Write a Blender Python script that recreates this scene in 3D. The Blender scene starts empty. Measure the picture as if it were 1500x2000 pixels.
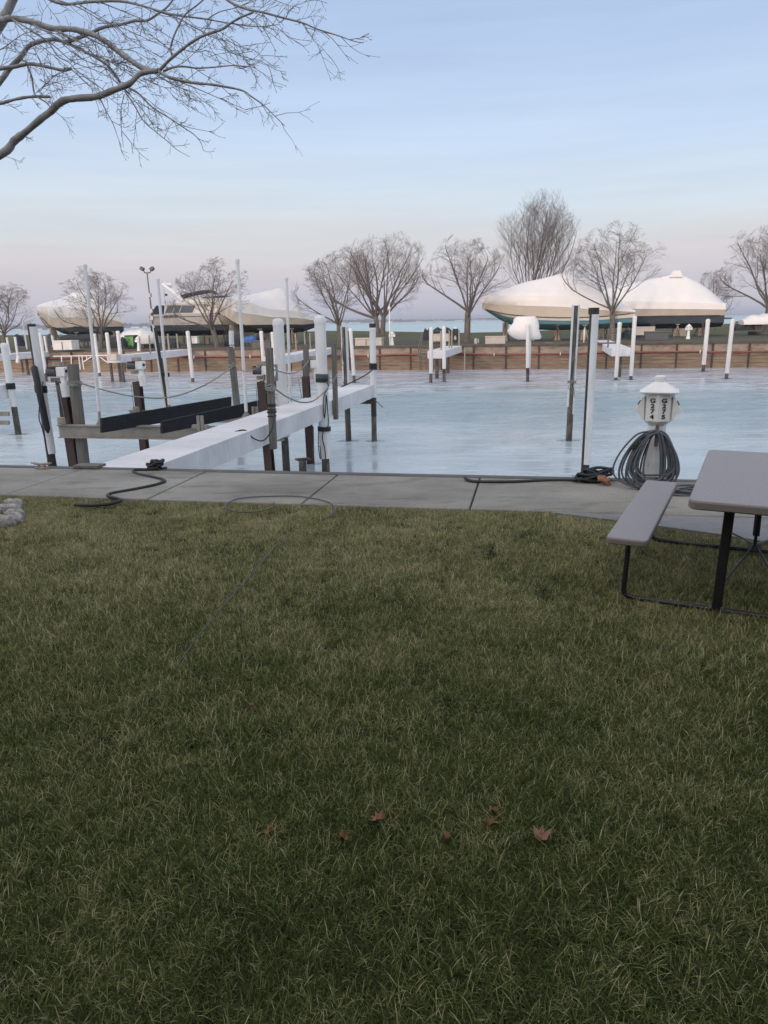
import bpy, math, random
import numpy as np
from mathutils import Vector, Matrix
random.seed(7); rng=np.random.default_rng(7)
S=bpy.context.scene; COL=S.collection
# ------------------------------------------------------------------ camera
F=1420.0; H=1.75; TH=math.radians(1.15); HY=627.5
PIT=math.atan((1000-HY)/F)
_r0=np.array([1,0,0.]); _f=np.array([0,math.cos(PIT),-math.sin(PIT)]); _u0=np.array([0,math.sin(PIT),math.cos(PIT)])
_r=math.cos(TH)*_r0-math.sin(TH)*_u0; _u=math.cos(TH)*_u0+math.sin(TH)*_r0; _C=np.array([0,0,H])
cam=bpy.data.cameras.new('camera'); co=bpy.data.objects.new('camera',cam); COL.objects.link(co); S.camera=co
cam.sensor_fit='VERTICAL'; cam.sensor_height=36; cam.lens=F*36/2000; cam.clip_start=.05; cam.clip_end=30000
co.matrix_world=Matrix(((_r[0],_u[0],-_f[0],0),(_r[1],_u[1],-_f[1],0),(_r[2],_u[2],-_f[2],H),(0,0,0,1)))
def ray(x,y): return _f*F+_r*(x-750)-_u*(y-1000)
def gp(x,y,z=0.): d=ray(x,y); return _C+d*((z-H)/d[2])          # point of the plane z seen at that place
def dp(x,y,Y): d=ray(x,y); return _C+d*(Y/d[1])                 # point at world depth Y
def psz(P): return float((np.array(P)-_C).dot(_f))/F            # metres per photo pixel at P
# ------------------------------------------------------------------ world, sun, exposure
SUN_EL=math.radians(8.0); SUN_AZ=math.atan2(-.47,-.88)
w=bpy.data.worlds.new('World'); S.world=w; w.use_nodes=True
nt=w.node_tree; nt.nodes.clear()
def N(nt,t,**k):
    n=nt.nodes.new(t)
    for a,b in k.items():
        if a in n.inputs.keys() if False else False: pass
        setattr(n,a,b)
    return n
def L(nt,a,b): nt.links.new(a,b)
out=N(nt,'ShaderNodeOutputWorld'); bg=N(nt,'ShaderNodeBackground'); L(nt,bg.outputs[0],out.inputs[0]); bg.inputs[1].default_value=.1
sky=N(nt,'ShaderNodeTexSky'); sky.sky_type='NISHITA'; sky.sun_disc=False; sky.sun_elevation=SUN_EL; sky.sun_rotation=SUN_AZ
sky.air_density=1.0; sky.dust_density=1.2; sky.ozone_density=2.0
tc=N(nt,'ShaderNodeTexCoord'); sx=N(nt,'ShaderNodeSeparateXYZ'); L(nt,tc.outputs['Generated'],sx.inputs[0])
# faint uneven cirrus bends the height at which the colours change
mp=N(nt,'ShaderNodeMapping'); mp.inputs['Scale'].default_value=(1.6,1.6,14); mp.inputs['Rotation'].default_value=(0,math.radians(6),0); L(nt,tc.outputs['Generated'],mp.inputs[0])
nz=N(nt,'ShaderNodeTexNoise'); nz.inputs['Scale'].default_value=1.6; nz.inputs['Detail'].default_value=5; nz.inputs['Roughness'].default_value=.55; L(nt,mp.outputs[0],nz.inputs[0])
m1=N(nt,'ShaderNodeMath',operation='MULTIPLY_ADD'); L(nt,nz.outputs[0],m1.inputs[0]); m1.inputs[1].default_value=.09; L(nt,sx.outputs[2],m1.inputs[2])
m2=N(nt,'ShaderNodeMath',operation='SUBTRACT'); L(nt,m1.outputs[0],m2.inputs[0]); m2.inputs[1].default_value=.045
cr=N(nt,'ShaderNodeValToRGB'); L(nt,m2.outputs[0],cr.inputs[0])
def srgb(r,g,b):
    f=lambda c:(c/255/12.92 if c<=10 else ((c/255+.055)/1.055)**2.4)
    return (f(r),f(g),f(b))
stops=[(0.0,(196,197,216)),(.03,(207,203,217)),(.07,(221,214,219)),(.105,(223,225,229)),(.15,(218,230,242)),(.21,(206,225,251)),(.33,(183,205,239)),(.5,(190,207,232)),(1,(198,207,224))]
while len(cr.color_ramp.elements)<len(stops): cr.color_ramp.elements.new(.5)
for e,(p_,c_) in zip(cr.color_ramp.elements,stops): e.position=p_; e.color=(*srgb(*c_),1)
# strands of cloud, a touch paler or greyer than the sky
mp2=N(nt,'ShaderNodeMapping'); mp2.inputs['Scale'].default_value=(1.1,1.1,17); mp2.inputs['Rotation'].default_value=(0,math.radians(-7),0); L(nt,tc.outputs['Generated'],mp2.inputs[0])
nz2=N(nt,'ShaderNodeTexNoise'); nz2.inputs['Scale'].default_value=1.9; nz2.inputs['Detail'].default_value=6; nz2.inputs['Roughness'].default_value=.6; L(nt,mp2.outputs[0],nz2.inputs[0])
mr=N(nt,'ShaderNodeMapRange'); mr.inputs[1].default_value=.35; mr.inputs[2].default_value=.68; mr.inputs[3].default_value=.965; mr.inputs[4].default_value=1.035; L(nt,nz2.outputs[0],mr.inputs[0])
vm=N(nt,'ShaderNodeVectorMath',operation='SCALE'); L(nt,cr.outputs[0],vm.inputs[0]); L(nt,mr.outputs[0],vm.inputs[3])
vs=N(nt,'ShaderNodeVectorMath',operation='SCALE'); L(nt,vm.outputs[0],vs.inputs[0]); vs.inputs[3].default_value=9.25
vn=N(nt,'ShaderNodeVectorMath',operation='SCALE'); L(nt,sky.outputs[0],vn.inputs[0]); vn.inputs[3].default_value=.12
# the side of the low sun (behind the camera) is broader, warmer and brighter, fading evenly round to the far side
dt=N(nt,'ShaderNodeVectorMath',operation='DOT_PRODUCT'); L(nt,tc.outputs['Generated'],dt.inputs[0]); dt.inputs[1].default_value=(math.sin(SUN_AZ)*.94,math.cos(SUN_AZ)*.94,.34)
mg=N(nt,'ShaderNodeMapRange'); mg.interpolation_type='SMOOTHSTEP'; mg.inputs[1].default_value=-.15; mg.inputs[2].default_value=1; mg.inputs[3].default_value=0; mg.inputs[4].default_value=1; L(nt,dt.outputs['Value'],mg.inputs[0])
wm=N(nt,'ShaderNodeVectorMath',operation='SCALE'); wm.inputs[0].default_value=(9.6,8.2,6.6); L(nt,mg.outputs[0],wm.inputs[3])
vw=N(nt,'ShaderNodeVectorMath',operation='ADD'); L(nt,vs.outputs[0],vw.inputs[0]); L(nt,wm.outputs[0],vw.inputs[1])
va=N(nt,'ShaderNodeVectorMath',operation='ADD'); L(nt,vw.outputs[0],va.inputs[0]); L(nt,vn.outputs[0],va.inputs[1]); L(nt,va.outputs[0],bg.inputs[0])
sl=bpy.data.lights.new('sun','SUN'); sl.energy=1.1; sl.angle=math.radians(4); sl.color=(1,.72,.57)
so=bpy.data.objects.new('sun',sl); COL.objects.link(so)
sd=Vector((math.sin(SUN_AZ)*math.cos(SUN_EL),math.cos(SUN_AZ)*math.cos(SUN_EL),math.sin(SUN_EL)))
so.rotation_euler=sd.to_track_quat('Z','Y').to_euler(); so.location=(-20,-30,20)
S.view_settings.view_transform='Standard'; S.view_settings.look='None'; S.view_settings.exposure=0; S.view_settings.gamma=1; S.view_settings.use_curve_mapping=False
S.cycles.max_bounces=8; S.cycles.volume_bounces=0; S.cycles.use_denoising=True; S.cycles.denoising_prefilter='ACCURATE'; S.cycles.denoising_input_passes='RGB_ALBEDO_NORMAL'; S.cycles.use_adaptive_sampling=False; w.cycles.sampling_method='MANUAL'; w.cycles.sample_map_resolution=1024; S.cycles.transparent_max_bounces=8

# ------------------------------------------------------------------ materials
def mat(name,c1,c2=None,rough=.7,scale=(4,4,4),detail=5,bump=0.,bscale=None,metal=0,spec=.5,c3=None,lo=.35,hi=.65,coord='pos',rough2=None,bdist=.01,trans=0):
    m=bpy.data.materials.new(name); m.use_nodes=True; t=m.node_tree; b=t.nodes['Principled BSDF']
    b.inputs['Roughness'].default_value=rough; b.inputs['Metallic'].default_value=metal; b.inputs['Specular IOR Level'].default_value=spec
    if trans:
        b.inputs['Subsurface Weight'].default_value=trans; b.inputs['Subsurface Radius'].default_value=(.05,.05,.05)
    if coord=='pos': g=N(t,'ShaderNodeNewGeometry').outputs['Position']
    else: g=N(t,'ShaderNodeTexCoord').outputs['Object']
    mp=N(t,'ShaderNodeMapping'); mp.inputs['Scale'].default_value=scale; L(t,g,mp.inputs[0])
    nz=N(t,'ShaderNodeTexNoise'); nz.inputs['Scale'].default_value=1; nz.inputs['Detail'].default_value=detail; nz.inputs['Roughness'].default_value=.6; L(t,mp.outputs[0],nz.inputs[0])
    if c2 is None: c2=tuple(x*.82 for x in c1)
    cr=N(t,'ShaderNodeValToRGB'); e=cr.color_ramp.elements; e[0].position=lo; e[0].color=(*c1,1); e[1].position=hi; e[1].color=(*c2,1)
    if c3: q=e.new((lo+hi)/2); q.color=(*c3,1)
    L(t,nz.outputs[0],cr.inputs[0]); L(t,cr.outputs[0],b.inputs['Base Color'])
    if rough2 is not None:
        mm=N(t,'ShaderNodeMapRange'); mm.inputs[1].default_value=lo; mm.inputs[2].default_value=hi; mm.inputs[3].default_value=rough; mm.inputs[4].default_value=rough2
        L(t,nz.outputs[0],mm.inputs[0]); L(t,mm.outputs[0],b.inputs['Roughness'])
    if bump:
        mb=N(t,'ShaderNodeMapping'); mb.inputs['Scale'].default_value=bscale or tuple(s*4 for s in scale); L(t,g,mb.inputs[0])
        n2=N(t,'ShaderNodeTexNoise'); n2.inputs['Scale'].default_value=1; n2.inputs['Detail'].default_value=4; L(t,mb.outputs[0],n2.inputs[0])
        bp=N(t,'ShaderNodeBump'); bp.inputs['Strength'].default_value=bump; bp.inputs['Distance'].default_value=bdist; L(t,n2.outputs[0],bp.inputs['Height']); L(t,bp.outputs[0],b.inputs['Normal'])
    m['x']=1; return m
M={}
M['pvc']=mat('white_pvc',(.80,.80,.80),(.66,.67,.67),.45,(6,6,1.2),bump=.15)
M['pvc_far']=mat('white_pvc_weathered',(.80,.78,.76),(.68,.65,.62),.5,(5,5,1))
M['wood']=mat('weathered_wood',(.20,.185,.165),(.105,.097,.085),.85,(38,38,1.6),bump=.7,bscale=(60,60,2.5))
M['wood_pale']=mat('pale_wood',(.42,.36,.29),(.27,.23,.18),.85,(25,25,1.5),bump=.4)
M['pile']=mat('wet_pile_wood',(.16,.135,.11),(.055,.047,.042),.6,(7,7,3.2),bump=.6,bscale=(50,50,5),c3=(.09,.077,.065))
M['pile_dark']=mat('tarred_pile_wood',(.05,.042,.037),(.025,.022,.02),.6,(12,12,2),bump=.5)
M['rust']=mat('brown_painted_steel',(.085,.047,.040),(.05,.032,.03),.6,(10,10,5),bump=.25)
M['tan_steel']=mat('tan_galvanised_steel',(.36,.33,.29),(.27,.25,.225),.45,(5,5,3),bump=.1,metal=.2)
M['black']=mat('black_rubber',(.012,.013,.015),(.022,.023,.025),.55,(20,20,20))
M['carpet']=mat('black_bunk_carpet',(.010,.012,.016),(.018,.020,.025),.95,(9,9,9),bump=.4,bscale=(90,90,90))
M['hose']=mat('grey_hose',(.10,.115,.135),(.075,.086,.10),.45,(14,14,14))
M['rope']=mat('grey_rope',(.34,.33,.31),(.20,.195,.18),.9,(60,60,60),bump=.5)
M['white']=mat('white_painted_metal',(.88,.875,.87),(.80,.79,.78),.4,(5,5,5))
M['cream']=mat('cream_gelcoat',(.72,.68,.60),(.66,.62,.55),.3,(2,2,2))
M['yacht']=mat('grey_gelcoat',(.56,.54,.50),(.52,.50,.47),.3,(1.5,1.5,1.5))
M['hullblue']=mat('blue_antifouling_paint',(.11,.25,.32),(.08,.20,.26),.7,(2,2,4))
M['hulldark']=mat('dark_antifouling_paint',(.035,.05,.062),(.055,.072,.085),.75,(2,2,4))
M['navy']=mat('navy_canvas',(.022,.027,.045),(.03,.035,.055),.85,(4,4,4),bump=.3)
M['glass']=mat('dark_window_glass',(.045,.055,.075),(.10,.11,.13),.12,(1.2,1.2,.6))
M['blackmetal']=mat('black_powder_coated_steel',(.012,.012,.013),(.018,.018,.02),.35,(9,9,9),bump=.1,spec=.5)
M['plastic']=mat('mottled_grey_plastic',(.32,.295,.30),(.25,.23,.235),.55,(140,140,140),bump=.25,bscale=(260,260,260),bdist=.002,lo=.4,hi=.6)
M['plastic_edge']=mat('taupe_plastic_rim',(.22,.19,.17),(.20,.175,.155),.5,(30,30,30),bump=.1,bdist=.002)
M['zinc']=mat('galvanised_fitting',(.35,.36,.37),(.25,.26,.27),.4,(20,20,20),metal=.7)
M['bark']=mat('grey_brown_bark',(.20,.17,.145),(.12,.10,.09),.9,(7,7,2.4),bump=.8,bscale=(30,30,9),bdist=.02)
M['twig']=mat('brown_twigs',(.235,.185,.17),(.18,.145,.14),.9,(3,3,3))
M['near_bark']=mat('smooth_grey_bark',(.36,.355,.355),(.24,.235,.235),.85,(18,18,18),bump=.6,bscale=(70,70,70),bdist=.004)
M['near_twig']=mat('dark_twigs',(.25,.22,.215),(.18,.16,.155),.85,(9,9,9))
M['dockbox']=mat('beige_fibreglass_box',(.58,.52,.46),(.52,.46,.41),.45,(2,2,2))
M['whitebox']=mat('white_fibreglass_box',(.76,.73,.68),(.70,.67,.62),.4,(2,2,2))
M['greybox']=mat('grey_fibreglass_box',(.11,.11,.12),(.09,.09,.10),.5,(2,2,2))
M['pipe']=mat('red_pipe',(.36,.09,.07),(.24,.07,.055),.55,(3,3,3))
M['cap']=mat('brown_steel_cap',(.115,.085,.072),(.075,.058,.05),.7,(2,2,2),bump=.2)
M['panel']=mat('stained_concrete_panel',(.42,.35,.27),(.24,.175,.13),.85,(1.4,1.4,2.8),c3=(.36,.29,.22),bump=.4,bscale=(9,9,3))
M['plank']=mat('brown_wall_plank',(.34,.25,.165),(.20,.14,.095),.85,(1.2,1.2,9),bump=.5,bscale=(3,3,30))
M['wet']=mat('dark_wet_wood',(.05,.04,.032),(.085,.065,.05),.5,(3,3,8))
M['asphalt']=mat('dark_asphalt',(.055,.055,.06),(.04,.04,.045),.85,(1,1,1))
M['rock']=mat('speckled_fieldstone',(.46,.44,.43),(.24,.23,.23),.85,(26,26,26),bump=.8,bscale=(60,60,60))
M['mulch']=mat('reddish_brown_mulch',(.10,.055,.04),(.045,.03,.025),.95,(45,45,45),bump=1,bscale=(90,90,90),bdist=.02)
M['green']=mat('dark_green_canvas',(.03,.10,.06),(.022,.075,.05),.8,(3,3,3))
M['lime']=mat('lime_green_print',(.30,.42,.08),(.07,.26,.10),.7,(2.6,2.6,4),c3=(.13,.34,.11),lo=.4,hi=.6)
M['blue']=mat('bright_blue_tarp',(.05,.17,.44),(.04,.13,.34),.6,(3,3,3),bump=.5)
M['brownleaf']=mat('reddish_brown_dead_leaf',(.27,.135,.062),(.15,.075,.038),.75,(40,40,40),bump=.4)
M['orange']=mat('orange_rope',(.42,.19,.10),(.28,.14,.09),.9,(40,40,40))
M['ink']=mat('black_vinyl_lettering',(.012,.012,.014),(.016,.016,.018),.5)
M['fardark']=mat('dark_tarpaulin',(.022,.026,.03),(.045,.05,.055),.8,(3,3,3),bump=.4)
M['siding']=mat('brown_house_siding',(.16,.14,.12),(.13,.115,.10),.8,(.4,.4,9),bump=.3)
M['shingle']=mat('grey_roof_shingle',(.09,.085,.08),(.06,.055,.05),.9,(3,3,9),bump=.4)
# shrink film: white polythene, faint vertical pulls, a trace of see-through light
def shrink():
    m=mat('white_shrink_film',(.84,.805,.785),(.78,.75,.735),.38,(.9,.9,.35),bump=.5,bscale=(1.6,1.6,.5),bdist=.08)
    return m
M['film']=shrink()
M['filmlow']=mat('cream_lower_film',(.74,.66,.56),(.68,.60,.51),.4,(.9,.9,.5),bump=.7,bscale=(1.8,1.8,1.6),bdist=.08)  # lower strip of the film, creamier and darker than the cover
def concrete(name,a,b,c,streak=False):
    m=mat(name,a,b,.88,(.55,.9,1.3),detail=10,bump=.35,bscale=(160,160,160),bdist=.003,c3=c)
    t=m.node_tree; bs=t.nodes['Principled BSDF']; old=bs.inputs['Base Color'].links[0].from_socket
    g=N(t,'ShaderNodeNewGeometry'); mp=N(t,'ShaderNodeMapping'); mp.inputs['Scale'].default_value=(22,22,1.1) if streak else (70,70,70); L(t,g.outputs['Position'],mp.inputs[0])
    n=N(t,'ShaderNodeTexNoise'); n.inputs['Scale'].default_value=1; n.inputs['Detail'].default_value=6; n.inputs['Roughness'].default_value=.75; L(t,mp.outputs[0],n.inputs[0])
    r=N(t,'ShaderNodeMapRange'); r.inputs[1].default_value=.3; r.inputs[2].default_value=.7; r.inputs[3].default_value=.88 if streak else .72; r.inputs[4].default_value=1.04 if streak else 1.25; L(t,n.outputs[0],r.inputs[0])
    m3=N(t,'ShaderNodeMapping'); m3.inputs['Scale'].default_value=(1.1,3.2,1); L(t,g.outputs['Position'],m3.inputs[0]); n3=N(t,'ShaderNodeTexNoise'); n3.inputs['Scale'].default_value=1.7; n3.inputs['Detail'].default_value=7; n3.inputs['Roughness'].default_value=.55; L(t,m3.outputs[0],n3.inputs[0])
    r3=N(t,'ShaderNodeMapRange'); r3.inputs[1].default_value=.54; r3.inputs[2].default_value=.64; r3.inputs[3].default_value=1; r3.inputs[4].default_value=.93 if streak else .74; L(t,n3.outputs[0],r3.inputs[0])
    k3=N(t,'ShaderNodeMath',operation='MULTIPLY'); L(t,r.outputs[0],k3.inputs[0]); L(t,r3.outputs[0],k3.inputs[1])
    v=N(t,'ShaderNodeVectorMath',operation='SCALE'); L(t,old,v.inputs[0]); L(t,k3.outputs[0],v.inputs[3]); L(t,v.outputs[0],bs.inputs['Base Color'])
    return m
M['walk']=concrete('worn_walkway_concrete',(.335,.315,.275),(.185,.172,.15),(.27,.252,.218))
M['walkdark']=concrete('bluish_path_concrete',(.27,.265,.26),(.20,.20,.20),(.24,.24,.24))
M['joint']=mat('dark_joint',(.03,.028,.026),(.045,.042,.036),.95)
M['pier']=concrete('pale_pier_concrete',(.80,.79,.80),(.64,.63,.64),(.73,.72,.73),True)
M['coping']=mat('dark_steel_coping',(.125,.115,.105),(.085,.078,.072),.7,(3,3,3),bump=.3)
# ice: clear, frosted and wet zones
def ice():
    m=bpy.data.materials.new('harbour_ice'); m.use_nodes=True; t=m.node_tree; b=t.nodes['Principled BSDF']
    g=N(t,'ShaderNodeNewGeometry').outputs['Position']
    def noise(scale,det=5,ro=.6,dist=0):
        mp=N(t,'ShaderNodeMapping'); mp.inputs['Scale'].default_value=scale; mp.inputs['Rotation'].default_value=(0,0,math.radians(11.5)); L(t,g,mp.inputs[0])
        n=N(t,'ShaderNodeTexNoise'); n.inputs['Scale'].default_value=1; n.inputs['Detail'].default_value=det; n.inputs['Roughness'].default_value=ro; n.inputs['Distortion'].default_value=dist; L(t,mp.outputs[0],n.inputs[0]); return n.outputs[0]
    def mrange(v,a,b_,c,d,smooth=True):
        r=N(t,'ShaderNodeMapRange'); r.interpolation_type='SMOOTHSTEP' if smooth else 'LINEAR'
        for i,x in enumerate((a,b_,c,d)): r.inputs[i+1].default_value=x
        L(t,v,r.inputs[0]); return r.outputs[0]
    def math_(op,a,b_):
        q=N(t,'ShaderNodeMath',operation=op)
        for i,x in enumerate((a,b_)):
            if isinstance(x,(int,float)): q.inputs[i].default_value=x
            else: L(t,x,q.inputs[i])
        return q.outputs[0]
    def mix(f,a,b_):
        q=N(t,'ShaderNodeMix'); q.data_type='RGBA'
        if isinstance(f,(int,float)): q.inputs[0].default_value=f
        else: L(t,f,q.inputs[0])
        for i,x in ((6,a),(7,b_)):
            if isinstance(x,tuple): q.inputs[i].default_value=(*x,1)
            else: L(t,x,q.inputs[i])
        return q.outputs[2]
    sp=N(t,'ShaderNodeSeparateXYZ'); L(t,g,sp.inputs[0])
    # distance out from the near wall (n axis)
    nn=math_('ADD',math_('MULTIPLY',sp.outputs[0],.2),math_('MULTIPLY',sp.outputs[1],.98))
    wob=math_('ADD',nn,math_('MULTIPLY',math_('SUBTRACT',noise((.05,.2,1),5),.5),14))
    big=noise((.10,.30,1),6,.6,.6); mid=noise((.5,1.9,1),7,.7,.8); fine=noise((5,9,1),8,.75,1.2)
    teal=math_('MULTIPLY',mrange(wob,19,27,0,1),mrange(wob,34,36.5,1,0))          # old dark ice across the middle
    wet=mrange(wob,38.5,43,0,1)
    col=mix(mrange(mid,.35,.7,0,1),(.42,.49,.525),(.60,.65,.675))
    col=mix(math_('MULTIPLY',mrange(big,.5,.62,0,1),.55),col,(.38,.46,.49))
    pat=mrange(noise((.30,.8,1),7,.62,1.4),.50,.54,0,1)
    col=mix(math_('MULTIPLY',pat,.45),col,(.36,.445,.49))
    col=mix(math_('MULTIPLY',mrange(fine,.56,.74,0,1),.55),col,(.74,.77,.79))
    col=mix(math_('MULTIPLY',teal,math_('ADD',.68,math_('MULTIPLY',mrange(mid,.4,.6,0,1),-.25))),col,(.20,.285,.315))
    col=mix(math_('MULTIPLY',wet,.8),col,(.60,.64,.72)); col=mix(math_('MULTIPLY',wet,math_('MULTIPLY',mrange(big,.47,.53,0,1),.8)),col,(.46,.43,.46))
    vo=N(t,'ShaderNodeTexVoronoi'); vo.feature='DISTANCE_TO_EDGE'; vo.inputs['Scale'].default_value=.16; vo.inputs['Randomness'].default_value=1
    wv_=N(t,'ShaderNodeVectorMath',operation='MULTIPLY_ADD'); nz_=N(t,'ShaderNodeTexNoise'); nz_.inputs['Scale'].default_value=.8; nz_.inputs['Detail'].default_value=4; L(t,g,nz_.inputs[0]); L(t,nz_.outputs[1],wv_.inputs[0]); wv_.inputs[1].default_value=(1.6,1.6,0); L(t,g,wv_.inputs[2]); L(t,wv_.outputs[0],vo.inputs[0])
    col=mix(math_('MULTIPLY',mrange(vo.outputs[0],.0,.006,1,0),math_('MULTIPLY',mrange(big,.45,.6,0,1),.3)),col,(.72,.75,.78))
    L(t,col,b.inputs['Base Color'])
    ro=mrange(mid,.34,.64,.10,.36)
    ro=math_('ADD',ro,math_('MULTIPLY',teal,.16)); ro=math_('ADD',ro,math_('MULTIPLY',mrange(big,.42,.56,0,1),.12))
    ro=math_('MULTIPLY',ro,math_('SUBTRACT',1,math_('MULTIPLY',pat,.45)))
    L(t,ro,b.inputs['Roughness']); b.inputs['Specular IOR Level'].default_value=.5; b.inputs['IOR'].default_value=1.31
    bp=N(t,'ShaderNodeBump'); bp.inputs['Strength'].default_value=.14; bp.inputs['Distance'].default_value=.015; L(t,math_('ADD',math_('MULTIPLY',fine,.25),mid),bp.inputs['Height']); L(t,bp.outputs[0],b.inputs['Normal'])
    return m
M['ice']=ice()
M['lake']=mat('pale_lake_ice',(.50,.62,.64),(.42,.54,.58),.5,(.004,.02,1),bump=0)
def lawnmat(name,a,b,c,sc):
    m=mat(name,a,b,1.0,(sc,sc,sc),spec=.05,detail=8,bump=.8,bscale=(14,14,14),bdist=.05,c3=c); return m
M['soil']=lawnmat('thatch_and_soil',(.018,.02,.01),(.032,.028,.018),(.02,.024,.012),3.)
M['farlawn']=lawnmat('winter_lawn',(.15,.14,.085),(.085,.10,.05),(.12,.12,.07),.35)
M['treeline']=mat('bare_woodland',(.10,.085,.08),(.07,.062,.06),.95,(.05,.05,.1))
def grassmat():
    m=bpy.data.materials.new('grass_blades'); m.use_nodes=True; t=m.node_tree; b=t.nodes['Principled BSDF']
    a=N(t,'ShaderNodeAttribute'); a.attribute_name='tint'; a.attribute_type='GEOMETRY'
    g=N(t,'ShaderNodeNewGeometry'); n=N(t,'ShaderNodeTexNoise'); n.inputs['Scale'].default_value=1.3; n.inputs['Detail'].default_value=4; L(t,g.outputs['Position'],n.inputs[0])
    n2=N(t,'ShaderNodeTexNoise'); n2.inputs['Scale'].default_value=9; n2.inputs['Detail'].default_value=3; L(t,g.outputs['Position'],n2.inputs[0])
    q=N(t,'ShaderNodeMath',operation='MULTIPLY_ADD'); L(t,n.outputs[0],q.inputs[0]); q.inputs[1].default_value=.75; L(t,a.outputs['Fac'],q.inputs[2])
    q2=N(t,'ShaderNodeMath',operation='MULTIPLY_ADD'); L(t,n2.outputs[0],q2.inputs[0]); q2.inputs[1].default_value=.6; L(t,q.outputs[0],q2.inputs[2])
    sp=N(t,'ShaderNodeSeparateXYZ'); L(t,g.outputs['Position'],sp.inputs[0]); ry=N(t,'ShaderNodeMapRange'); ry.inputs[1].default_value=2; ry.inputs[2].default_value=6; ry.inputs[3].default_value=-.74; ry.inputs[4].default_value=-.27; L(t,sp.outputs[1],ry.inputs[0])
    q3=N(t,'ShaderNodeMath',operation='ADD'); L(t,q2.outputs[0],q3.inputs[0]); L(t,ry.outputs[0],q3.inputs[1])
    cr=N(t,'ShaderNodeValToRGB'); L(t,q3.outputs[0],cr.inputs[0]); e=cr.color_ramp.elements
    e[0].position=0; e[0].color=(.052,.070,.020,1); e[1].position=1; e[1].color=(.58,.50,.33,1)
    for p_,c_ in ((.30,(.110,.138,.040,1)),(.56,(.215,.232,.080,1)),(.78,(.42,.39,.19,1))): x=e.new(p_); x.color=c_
    L(t,cr.outputs[0],b.inputs['Base Color']); b.inputs['Roughness'].default_value=.7; b.inputs['Specular IOR Level'].default_value=.14
    tr=N(t,'ShaderNodeBsdfTranslucent'); L(t,cr.outputs[0],tr.inputs[0]); mx=N(t,'ShaderNodeMixShader'); mx.inputs[0].default_value=.25
    L(t,b.outputs[0],mx.inputs[1]); L(t,tr.outputs[0],mx.inputs[2]); L(t,mx.outputs[0],t.nodes['Material Output'].inputs[0]); return m
M['grass']=grassmat()

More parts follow.
